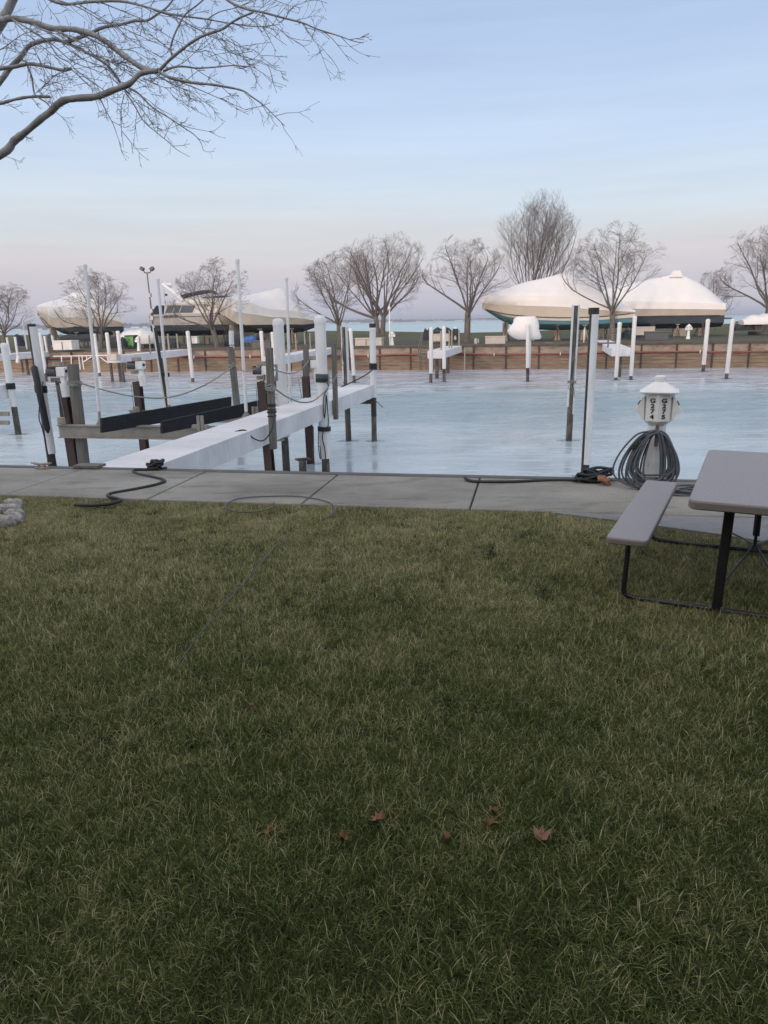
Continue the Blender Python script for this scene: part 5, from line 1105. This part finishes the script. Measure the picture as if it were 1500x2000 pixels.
# cleats
def cleat(P,s_,label):
    t=thing('dock_cleat',label,'cleat',P,'mooring cleats'); P=np.array(P); b=MB()
    b.tube(spl([P-EX*.17*s_+ZX*.085*s_,P-EX*.08*s_+ZX*.07*s_,P+ZX*.065*s_,P+EX*.08*s_+ZX*.07*s_,P+EX*.17*s_+ZX*.085*s_],3),[.012*s_]*2+[.02*s_]*9+[.012*s_]*2,8); b.build('horn',M['wood_pale'],t,smooth=True)
    b=MB()
    for d in(-.05,.05): b.cyl(P+EX*d*s_,P+EX*d*s_+ZX*.065*s_,.022*s_,.016*s_,n=8)
    b.box(P+ZX*.006,(.2*s_,.07*s_,.012),AX); b.build('foot',M['wood_pale'],t)
cleat(en(0,0)*0+gp(82,915,.04),.85,'galvanised cleat on the walkway edge at the left')
b=MB(); b.box(gp(158,915,.06)+NX*.18,(.34,.2,.03),AX); one(b,'edge_plate',M['wood'],'grey board fixed to the edge by the thick left post','board',gp(158,915,.06))
cleat(gp(1392,940,.04),.8,'dark cleat behind the picnic table')

# ------------------------------------------------------------------ picnic table
v=unit(np.array([.78,1.53,0])); wv=np.array([v[1],-v[0],0]); P0=np.array([1.735,4.02,0])
tb=thing('picnic_table','grey plastic picnic table with attached bench and black steel frame','picnic table',P0+v*.87+wv*.38)
def slab(o,L_,W,z0,z1,rc,name,par=tb):
    """rounded rectangle top with a thick rim"""
    def ring(ins,z):
        pts=[]; 
        for cx,cy,a0 in((L_-rc,rc,-90),(L_-rc,W-rc,0),(rc,W-rc,90),(rc,rc,180)):
            for k in range(6):
                a=math.radians(a0+k*18); pts.append(o+v*(cx+(rc-ins)*math.cos(a))+wv*(cy+(rc-ins)*math.sin(a))+ZX*z)
        return pts
    b=MB(); b.loft([ring(.012,z0),ring(0,z0+.008),ring(0,z1-.012),ring(.004,z1-.004)],True); rim=b.build('rim' if par is tb else 'rim',M['plastic_edge'],par)
    b=MB(); b.loft([ring(.003,z1-.006),ring(.006,z1-.001),ring(.016,z1+.001)],True); top=b.build(name,M['plastic'],par); return top
slab(P0,1.80,.76,.675,.73,.055,'tabletop')
Bo=P0-wv*.455+v*(-.02)+v*.08; 
slab(P0-wv*.46+v*.10,1.80,.25,.385,.43,.035,'bench_seat')
slab(P0+wv*(.76+.21)+v*.10,1.80,.25,.385,.43,.035,'bench_seat')
def fr_(vv,nm):
    b=MB(); p=lambda a,z:P0+v*vv+wv*a+ZX*z
    b.tube(spl([p(-.33,.40),p(-.335,.2),p(-.34,.09),p(-.325,.045),p(-.27,.03)],4)+[p(-.1,.03),p(.38,.03),p(.9,.03)]+spl([p(1.03,.03),p(1.085,.045),p(1.10,.09),p(1.095,.2),p(1.09,.40)],4),.017,10); b.build('ground_frame',M['blackmetal'],tb,smooth=True)
    for a in(.20,.56):
        b=MB(); X=unit(p(a*.9+.038,.69)-p(a,.02)); x=unit(wv-X*wv.dot(X)); b.box((p(a*.9+.038,.69)+p(a,.0))/2,(.055,.03,.69),(x,np.cross(X,x),X),bev=.005); lg=b.build('leg',M['blackmetal'],tb)
        b=MB(); 
        for s_ in(-1,1): b.cyl(p(a,.05)+wv*.03*s_-v*.012,p(a,.05)+wv*.034*s_-v*.02,.008,n=6)
        b.build('bolt',M['zinc'],lg)
fr_(.17,'a'); fr_(1.52,'b')
b=MB(); c=P0+v*.85+wv*.38
b.tube([c+ZX*.68,c+ZX*.52],[.014,.014],8); b.tube([c+ZX*.52,c+ZX*.33],[.022,.022],8); b.tube([c+ZX*.33,c+ZX*.26],[.01,.012],8); b.build('centre_strut',M['blackmetal'],tb)
for vv in(.17,1.52):
    for a in(.20,.56):
        b=MB(); b.tube([c+ZX*.27,P0+v*vv+wv*a+ZX*.16],.007,8); b.build('brace',M['blackmetal'],tb)
b=MB(); b.tube([c+ZX*.25-wv*.04,c+ZX*.25+wv*.04],[.025,.025],8); b.build('brace_hub',M['zinc'],tb)

# ------------------------------------------------------------------ stones at left
def stone(c,sz,rot,seed,label):
    rg=np.random.default_rng(seed); b=MB(); rows=[]; A2=math.radians(rot); X=np.array([math.cos(A2),math.sin(A2),0]);Yv=np.array([-math.sin(A2),math.cos(A2),0])
    for i,f in enumerate(np.linspace(-1,1,9)):
        k=max(.2,1-abs(f)**6)**.5; rows.append([np.array(c)+X*f*sz[0]/2+Yv*math.cos(a)*sz[1]/2*k*rg.uniform(.88,1.08)+ZX*(sz[2]*.38+math.sin(a)*sz[2]/2*k*rg.uniform(.88,1.08)) for a in np.linspace(0,2*math.pi,10,endpoint=False)])
    b.loft(rows); return one(b,'garden_stone',M['rock'],label,'stone',c,'border stones at the left edge of the lawn',smooth=True,ang=35)
for (x,y,w_,d,h,rot,l) in((28,993,.21,.095,.12,-12,'farthest border stone with a pinkish end'),(18,1003,.24,.085,.115,3,'dark flat-faced border stone, second from the back'),(30,1013,.17,.08,.11,8,'mid border stone with a rounded top'),(32,1022,.17,.085,.12,-25,'pointed border stone facing the lawn'),(8,1030,.22,.10,.135,0,'nearest border stone, pale and speckled'),(-8,1006,.12,.1,.08,0,'small pale border stone at the picture edge')):
    stone(gp(x,y,.0),(w_,d,h),rot,int(x*3+y),l)
c=gp(-55,1000,0); b=MB(); rg=np.random.default_rng(9); n=24
ring=[c+np.array([math.cos(a)*.42*rg.uniform(.9,1.08),math.sin(a)*.24*rg.uniform(.9,1.1),0]) for a in np.linspace(0,2*math.pi,n,endpoint=False)]
b.loft([ring,[c+(p-c)*.85+ZX*.05 for p in ring],[c+(p-c)*.4+ZX*.08 for p in ring]]); o=b.build('mulch_bed',M['mulch']); tag(o,'reddish mulch bed behind the border stones','mulch',kind='stuff')

# ------------------------------------------------------------------ dead leaves on the lawn
def leaf(x,y,s_,rot,curl,label,seed):
    rg=np.random.default_rng(seed); P=gp(x,y,.05 if s_>.045 else .034); lob=[]
    ang=[0,14,28,42,58,75,92,115,140,160,180]; rad=[1,.55,.62,.95,.6,.5,.82,.5,.62,.35,.18]
    out=[(a,r) for a,r in zip(ang,rad)]+[(-a,r) for a,r in list(zip(ang,rad))[1:-1][::-1]]
    vs=[P.copy()]
    for a,r in out:
        q=math.radians(a+rot); rr=r*s_*rg.uniform(.9,1.1); z=curl*s_*(abs(math.sin(math.radians(a)))**1.5)*r*1.4+rg.uniform(-.004,.006)
        vs.append(P+np.array([math.cos(q)*rr,math.sin(q)*rr,z+.012*math.cos(math.radians(a*3))*.5]))
    n=len(out); fs=[(0,1+i,1+(i+1)%n) for i in range(n)]; t=thing('dead_leaf',label,'leaf',P,'brown dead leaves on the lawn')
    b=MB(); b.add(vs,fs); o=b.build('leaf_blade',M['brownleaf'],t); sm=o.modifiers.new('thick','SOLIDIFY'); sm.thickness=.0012
    q=math.radians(180+rot); b=MB(); b.tube([P,P+np.array([math.cos(q)*s_*.7,math.sin(q)*s_*.7,.012])],.0012,5); b.build('stalk',M['brownleaf'],t)
leaf(1057,1636,.050,70,.5,'largest reddish dead leaf, standing up from the grass',1)
leaf(960,1612,.034,30,.8,'dark curled dead leaf left of the largest one',2)
leaf(966,1585,.022,120,.6,'small dark leaf scrap above the curled leaf',3)
leaf(741,1600,.036,160,.5,'ragged dead leaf near the middle of the lawn',4)
leaf(671,1640,.027,10,1.0,'small rolled dead leaf left of the middle',5)
leaf(873,1636,.026,80,1.0,'narrow curled dead leaf between the middle and the largest',6)
leaf(525,1626,.024,200,.6,'dark leaf almost buried in the grass at left',7)
leaf(492,1378,.024,90,.6,'small reddish leaf farther up the lawn',8)

# ------------------------------------------------------------------ overhanging tree, upper left
def near_tree():
    rg=np.random.default_rng(21)
    base=np.array([-5.6,6.6,0]); t=thing('overhanging_tree','bare tree reaching over the lawn from beyond the left edge','tree',base)
    D=[(-330,-60,6.6),(-200,-120,6.5)]
    LB=[] # (points px list with depth, r0 px, r1 px)
    LB.append(([(-420,470,6.4),(-250,420,6.2),(-120,360,6.0),(0,303,5.9),(28,275,5.9),(50,258,5.85),(79,233,5.8),(100,217,5.8),(121,198,5.75),(150,192,5.75),(187,189,5.7),(220,177,5.65),(252,164,5.6),(270,147,5.6),(285,141,5.6),(310,138,5.55)],11.5,6.0))
    LB.append(([(310,139,5.55),(330,118,5.5),(355,97,5.5),(375,82,5.45),(401,68,5.4),(432,58,5.4),(448,47,5.4),(470,34,5.35),(495,24,5.3)],4.4,2.6))
    LB.append(([(310,139,5.55),(328,150,5.5),(355,158,5.5),(390,163,5.45),(420,166,5.4),(471,176,5.4),(490,188,5.35),(513,204,5.35),(535,225,5.3),(556,246,5.3)],4.6,.9))
    LB.append(([(320,139,5.55),(340,131,5.5),(360,130,5.5),(385,133,5.5),(420,131,5.45),(455,128,5.4),(495,131,5.4),(500,131,5.4)],3.2,.8))
    LB.append(([(-200,-60,6.6),(-60,20,6.4),(0,38,6.2),(18,36,6.1),(40,38,6.1),(70,45,6.05),(100,55,6.0),(140,57,5.95),(165,62,5.9),(187,70,5.85),(205,80,5.8),(224,95,5.8),(250,114,5.7),(275,131,5.65),(300,140,5.6)],8.5,6.0))
    LB.append(([(-260,420,6.8),(-130,300,6.6),(-40,210,6.5),(0,160,6.4),(18,135,6.4),(40,112,6.3),(55,92,6.3),(75,82,6.25),(107,77,6.2),(135,86,6.15),(170,103,6.1),(210,128,6.0),(235,160,6.0)],9,2.2))
    LB.append(([(125,84,6.15),(150,75,6.1),(175,66,6.1),(200,54,6.05),(235,48,6.0),(262,41,6.0),(287,40,5.95),(310,26,5.9),(330,10,5.9),(350,-20,5.9)],5,2))
    LB.append(([(-330,330,6.8),(-200,180,6.6),(-60,110,6.5),(0,45,6.4),(14,22,6.4),(28,-6,6.4),(60,-70,6.3),(130,-160,6.2)],15,9))
    LB.append(([(-180,190,6.3),(-60,145,6.2),(0,134,6.1),(25,131,6.1),(60,125,6.1),(90,130,6.05),(122,137,6.0),(140,134,6.0)],5.6,3.4))
    LB.append(([(-180,250,6.2),(-60,215,6.1),(0,202,6.0),(30,194,6.0),(60,189,6.0),(98,189,6.0)],4.6,3.4))
    LB.append(([(70,-20,6.2),(100,0,6.1),(130,8,6.1),(170,4,6.0),(233,2,5.9),(280,12,5.8),(327,26,5.7),(370,33,5.6),(401,37,5.55),(440,44,5.5),(500,52,5.4),(545,48,5.4)],4.6,.8))
    LB.append(([(430,-12,5.6),(450,4,5.5),(480,17,5.45),(513,24,5.4),(550,34,5.4),(592,45,5.35),(620,57,5.3),(662,70,5.3),(690,80,5.25),(710,84,5.25)],3.8,.8))
    LB.append(([(252,172,5.6),(270,182,5.6),(298,210,5.6),(330,230,5.55),(355,247,5.5),(378,262,5.5),(392,278,5.5),(397,294,5.5)],2.6,.7))
    LB.append(([(243,178,5.6),(262,205,5.6),(280,236,5.6),(305,258,5.55),(327,276,5.5),(345,292,5.5),(370,306,5.5)],2.1,.6))
    LB.append(([(196,194,5.7),(210,222,5.7),(222,245,5.7),(230,268,5.7),(238,288,5.7)],1.5,.5))
    LB.append(([(243,184,5.6),(236,215,5.6),(237,250,5.6),(241,288,5.6)],1.2,.5))
    LB.append(([(336,108,5.5),(333,95,5.5),(338,75,5.5),(349,50,5.5),(362,28,5.5),(385,10,5.5),(408,-10,5.5)],2.8,1.8))
    LB.append(([(55,130,6.0),(63,155,6.0),(68,184,6.0),(90,200,5.9),(102,215,5.8)],2.6,1.6))
    # long straight shoots running down to the right
    for (x0,y0,x1,y1,r_) in((20,40,235,170,2.2),(30,44,190,180,1.4),(60,46,300,170,2.0),(100,56,205,112,2.2),(205,112,262,150,1.3),(90,55,190,90,2.),(140,60,330,135,1.5),(190,70,240,140,1.6),(110,0,330,100,1.8),(150,6,345,140,1.5),(200,4,420,120,1.6),(260,6,390,60,1.3),(300,18,520,128,1.7),(170,100,215,128,1.5),(215,118,300,160,1.4),(120,84,330,230,1.3),(95,85,195,195,1.6),(150,130,260,235,1.2),(300,142,420,215,1.3),(320,145,390,200,1.2),(355,158,480,215,1.6),(280,150,390,216,1.),(400,66,520,110,1.3),(430,90,560,145,1.2),(420,60,500,145,1.1),(350,90,440,115,1.2),(460,22,560,90,1.4),(500,26,570,80,1.1),(30,45,70,180,1.),(60,85,110,200,1.2),(190,40,300,70,1.1),(0,98,75,50,1.6),(75,178,160,118,1.2),(70,180,130,130,1.),(230,160,300,255,1.1),(545,44,600,0,1.2),(592,44,640,110,1.2),(400,35,540,-10,1.5),(330,25,470,90,1.2),(0,60,60,130,.9)):
        k=5; pts=[]
        for i in range(k+1):
            f=i/k; pts.append((x0+(x1-x0)*f+rg.normal(0,3),y0+(y1-y0)*f-7*math.sin(math.pi*f)*rg.uniform(-.3,1)+rg.normal(0,2),6.0-.4*f+rg.normal(0,.05)))
        LB.append((pts,r_,.55))
    P0=[];P1=[];R0=[];R1=[]
    def addpoly(p,r):
        for i in range(len(p)-1): P0.append(p[i]);P1.append(p[i+1]);R0.append(r[i]);R1.append(r[i+1])
    def shoot(p,d,ln,r,lev):
        k=5 if lev==0 else 3; pts=[p]
        for i in range(k):
            d=unit(d+rg.normal(0,.16,3)+np.array([.02,0,-.03 if lev==0 else .05])); p=p+d*ln/k; pts.append(p)
        addpoly(pts,list(np.linspace(r,r*.5,k+1)))
        # buds
        q=unit(rg.normal(0,1,3)); addpoly([p,p+d*.012],[r*1.1,r*.4])
        if lev<2:
            for c in range(3 if lev==0 else 2):
                f=rg.uniform(.25,.95)*k; i=min(k-1,int(f)); o=pts[i]+(pts[i+1]-pts[i])*(f-i); dd=unit(pts[i+1]-pts[i]); a=rg.normal(0,1,3); a[1]*=.6; a=unit(a-dd*a.dot(dd)); nd=unit(dd+a*rg.uniform(.5,1.1)); shoot(o,nd,ln*rg.uniform(.22,.5),r*.72,lev+1)
    b=MB()
    for pts,ra,rb in LB:
        w_=[dp(x,y,Y) for x,y,Y in pts]; w_=spl(w_,4); n=len(w_); s=psz(w_[n//2])
        rs=[(ra+(rb-ra)*i/(n-1))*s*.76*(1+.07*rg.normal() if ra>4 else 1) for i in range(n)]
        b.tube(w_,rs,8 if ra>3 else 5)
        tot=sum(np.linalg.norm(w_[i+1]-w_[i]) for i in range(n-1)); step=.10 if ra<6 else .15; acc=0; nxt=rg.uniform(.02,step)
        for i in range(n-1):
            sl=np.linalg.norm(w_[i+1]-w_[i]); d=unit(w_[i+1]-w_[i])
            while acc+sl>nxt:
                f=(nxt-acc)/sl; o=w_[i]+(w_[i+1]-w_[i])*f; nxt+=step*rg.uniform(.5,1.6)
                px_=(o-_C); a=rg.normal(0,1,3); a[1]*=.7; a=unit(a-d*a.dot(d)); nd=unit(d+a*rg.uniform(.5,1.3)+np.array([.25,0,-.1]))
                prog=i/(n-1)
                shoot(o,nd,rg.uniform(.06,.25)*(1.0 if ra<6 else .8),rg.uniform(.0016,.0026),0 if rg.random()<.5 else 1)
            acc+=sl
    # trunk outside the frame, limbs rooted in it
    tr=[base-[0,0,.2],base+[0,0,.6],np.array([-5.45,6.55,1.6]),np.array([-5.1,6.6,2.6]),np.array([-4.6,6.6,3.6]),np.array([-4.3,6.5,4.6])]
    b2=MB(); b2.tube(spl(tr,4),list(np.linspace(.21,.10,len(spl(tr,4)))),14); tk=b2.build('trunk',M['near_bark'],t,smooth=True)
    for p in((-420,470,6.4),(-260,420,6.8),(-200,-60,6.6),(-180,190,6.3),(-180,250,6.2),(-330,330,6.8)):
        q=dp(*p); z=q[2]; f=np.array([np.interp(z,[0,.6,1.6,2.6,3.6,4.6],[a[i] for a in(base,base,tr[2],tr[3],tr[4],tr[5])]) for i in range(3)]); f[2]=z-.15
        b.tube([f,q],[.055,.045],8)
    b.build('limbs',M['near_bark'],t,smooth=True)
    seg_mesh(P0,P1,R0,R1,4,'twigs',M['near_twig'],t)
    # two last leaves
    for x,y in((210,119),):
        c=dp(x,y,5.9); b=MB(); b.add([c+np.array([math.cos(a)*.012*rg.uniform(.6,1.3),.004*math.sin(2*a),math.sin(a)*.010*rg.uniform(.6,1.3)]) for a in np.linspace(0,2*math.pi,9,endpoint=False)],[tuple(range(9))]); b.build('dry_leaf',M['brownleaf'],t)
near_tree()

# ------------------------------------------------------------------ the lawn
def tuft(seed,n,R,hmin,hmax,wmin,wmax,lean):
    rg=np.random.default_rng(seed); V=[];Fc=[];T=[]
    for i in range(n):
        a=rg.uniform(0,2*math.pi); rad=R*math.sqrt(rg.random()); o=np.array([math.cos(a)*rad,math.sin(a)*rad,-.004]); h=rg.uniform(hmin,hmax); w_=rg.uniform(wmin,wmax); az=rg.uniform(0,2*math.pi); d=np.array([math.cos(az),math.sin(az),0]); side=np.array([-d[1],d[0],0])
        ln=rg.uniform(*lean); tint=rg.random()**1.8*.85; 
        if rg.random()<.08: tint=rg.uniform(.8,1.2)
        b0=len(V); k=4
        for j in range(k):
            f=j/k; th=ln*(.35+f); pos=o+d*h*f*math.sin(min(th,1.5))*.95+ZX*h*f*math.cos(min(th,1.5)); ww=w_*(1-f*.55)/2
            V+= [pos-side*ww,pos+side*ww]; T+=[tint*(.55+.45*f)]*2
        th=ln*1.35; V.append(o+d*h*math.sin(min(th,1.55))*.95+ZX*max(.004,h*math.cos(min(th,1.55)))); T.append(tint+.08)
        for j in range(k-1): Fc.append((b0+2*j,b0+2*j+1,b0+2*j+3,b0+2*j+2))
        Fc.append((b0+2*k-2,b0+2*k-1,b0+2*k))
    me=bpy.data.meshes.new('grass_tuft'); me.from_pydata([tuple(float(c) for c in v_) for v_ in V],[],Fc); at=me.attributes.new('tint','FLOAT','POINT'); at.data.foreach_set('value',T); me.materials.append(M['grass']); me.polygons.foreach_set('use_smooth',[True]*len(me.polygons))
    return bpy.data.objects.new('grass_tuft',me)
gc=bpy.data.collections.new('grass_tufts')
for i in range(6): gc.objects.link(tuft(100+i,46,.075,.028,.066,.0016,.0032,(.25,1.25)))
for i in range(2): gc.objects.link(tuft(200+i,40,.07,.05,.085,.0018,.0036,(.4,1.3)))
pts=[]
edge=lambda x: 8.32-.2037*x-1.54/math.cos(AL)     # inner edge of the walkway
path=[(1.95,6.3),(2.15,6.02),(2.37,5.86),(2.7,5.62),(2.99,5.38),(3.6,4.92),(4.5,4.17),(6.5,3.47)]
def yedge(x): return min(edge(x),float(np.interp(x,[p[0] for p in path],[p[1] for p in path])) if x>1.95 else 99)
yy=1.05
while yy<9.2:
    hw=.56*yy+.75; dens=1150 if yy<2.6 else (850 if yy<4 else 620); dy=.05; nn_=rng.poisson(dens*dy*2*hw)
    xs_=rng.uniform(-hw,hw,nn_); ys_=rng.uniform(yy,yy+dy,nn_)
    for x,y in zip(xs_,ys_):
        if y<yedge(x)+.02+.028*math.sin(x*5.3)+.02*math.sin(x*17)+.012*math.sin(x*41) and not (x<-3.75 and 7.0<y<7.5 and False): pts.append((x,y,0))
    yy+=dy
pts=np.array(pts); nP=len(pts)
# gentle unevenness of growth
sc=.72+.42*rng.random(nP); 
for fx_,fy_,a_ in((1.3,.9,.10),(3.1,2.3,.10),(6.3,5.1,.08)): sc+=a_*np.sin(pts[:,0]*fx_+1.3*fy_)*np.sin(pts[:,1]*fy_+.7)
sc=np.maximum(sc,.66)*np.where(pts[:,1]>5,.85,1.0)
gm=bpy.data.meshes.new('grass'); gm.vertices.add(nP); gm.vertices.foreach_set('co',pts.ravel())
a=gm.attributes.new('rz','FLOAT','POINT'); a.data.foreach_set('value',rng.uniform(0,6.283,nP)); a=gm.attributes.new('sc','FLOAT','POINT'); a.data.foreach_set('value',sc); a=gm.attributes.new('pick','INT','POINT'); a.data.foreach_set('value',np.where(rng.random(nP)<.86,rng.integers(0,6,nP),rng.integers(6,8,nP)).astype(np.int32))
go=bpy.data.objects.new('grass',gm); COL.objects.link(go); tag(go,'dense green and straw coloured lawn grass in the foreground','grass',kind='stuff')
ng=bpy.data.node_groups.new('grass_scatter','GeometryNodeTree'); ng.interface.new_socket('Geometry',in_out='INPUT',socket_type='NodeSocketGeometry'); ng.interface.new_socket('Geometry',in_out='OUTPUT',socket_type='NodeSocketGeometry')
gi=N(ng,'NodeGroupInput'); gout=N(ng,'NodeGroupOutput'); ip=N(ng,'GeometryNodeInstanceOnPoints'); ci=N(ng,'GeometryNodeCollectionInfo'); ci.inputs[0].default_value=gc; ci.inputs[1].default_value=True; ci.inputs[2].default_value=True
def na(n_,ty):
    q=N(ng,'GeometryNodeInputNamedAttribute'); q.data_type=ty; q.inputs[0].default_value=n_; return q.outputs[0]
L(ng,gi.outputs[0],ip.inputs['Points']); L(ng,ci.outputs[0],ip.inputs['Instance']); ip.inputs['Pick Instance'].default_value=True; L(ng,na('pick','INT'),ip.inputs['Instance Index'])
cx=N(ng,'ShaderNodeCombineXYZ'); L(ng,na('rz','FLOAT'),cx.inputs[2]); er=N(ng,'FunctionNodeEulerToRotation'); L(ng,cx.outputs[0],er.inputs[0]); L(ng,er.outputs[0],ip.inputs['Rotation'])
c2=N(ng,'ShaderNodeCombineXYZ'); sv=na('sc','FLOAT'); 
for i in range(3): L(ng,sv,c2.inputs[i])
L(ng,c2.outputs[0],ip.inputs['Scale']); L(ng,ip.outputs[0],gout.inputs[0])
md=go.modifiers.new('scatter','NODES'); md.node_group=ng
print('tufts',nP)

# ------------------------------------------------------------------ air
b=MB(); b.box((0,2300,7.0),(10600,5800,20.4)); hz=b.build('haze',M['white']); hz.data.materials.clear()
hm=bpy.data.materials.new('haze'); hm.use_nodes=True; t_=hm.node_tree; t_.nodes.clear(); o_=N(t_,'ShaderNodeOutputMaterial'); pvn=N(t_,'ShaderNodeVolumePrincipled'); pvn.inputs['Color'].default_value=(.80,.86,.97,1); pvn.inputs['Density'].default_value=.00045; pvn.inputs['Anisotropy'].default_value=.1
L(t_,pvn.outputs[0],o_.inputs['Volume']); hz.data.materials.append(hm); hz['kind']='stuff'; hz['label']='thin cold haze over the lake'; hz['category']='haze'
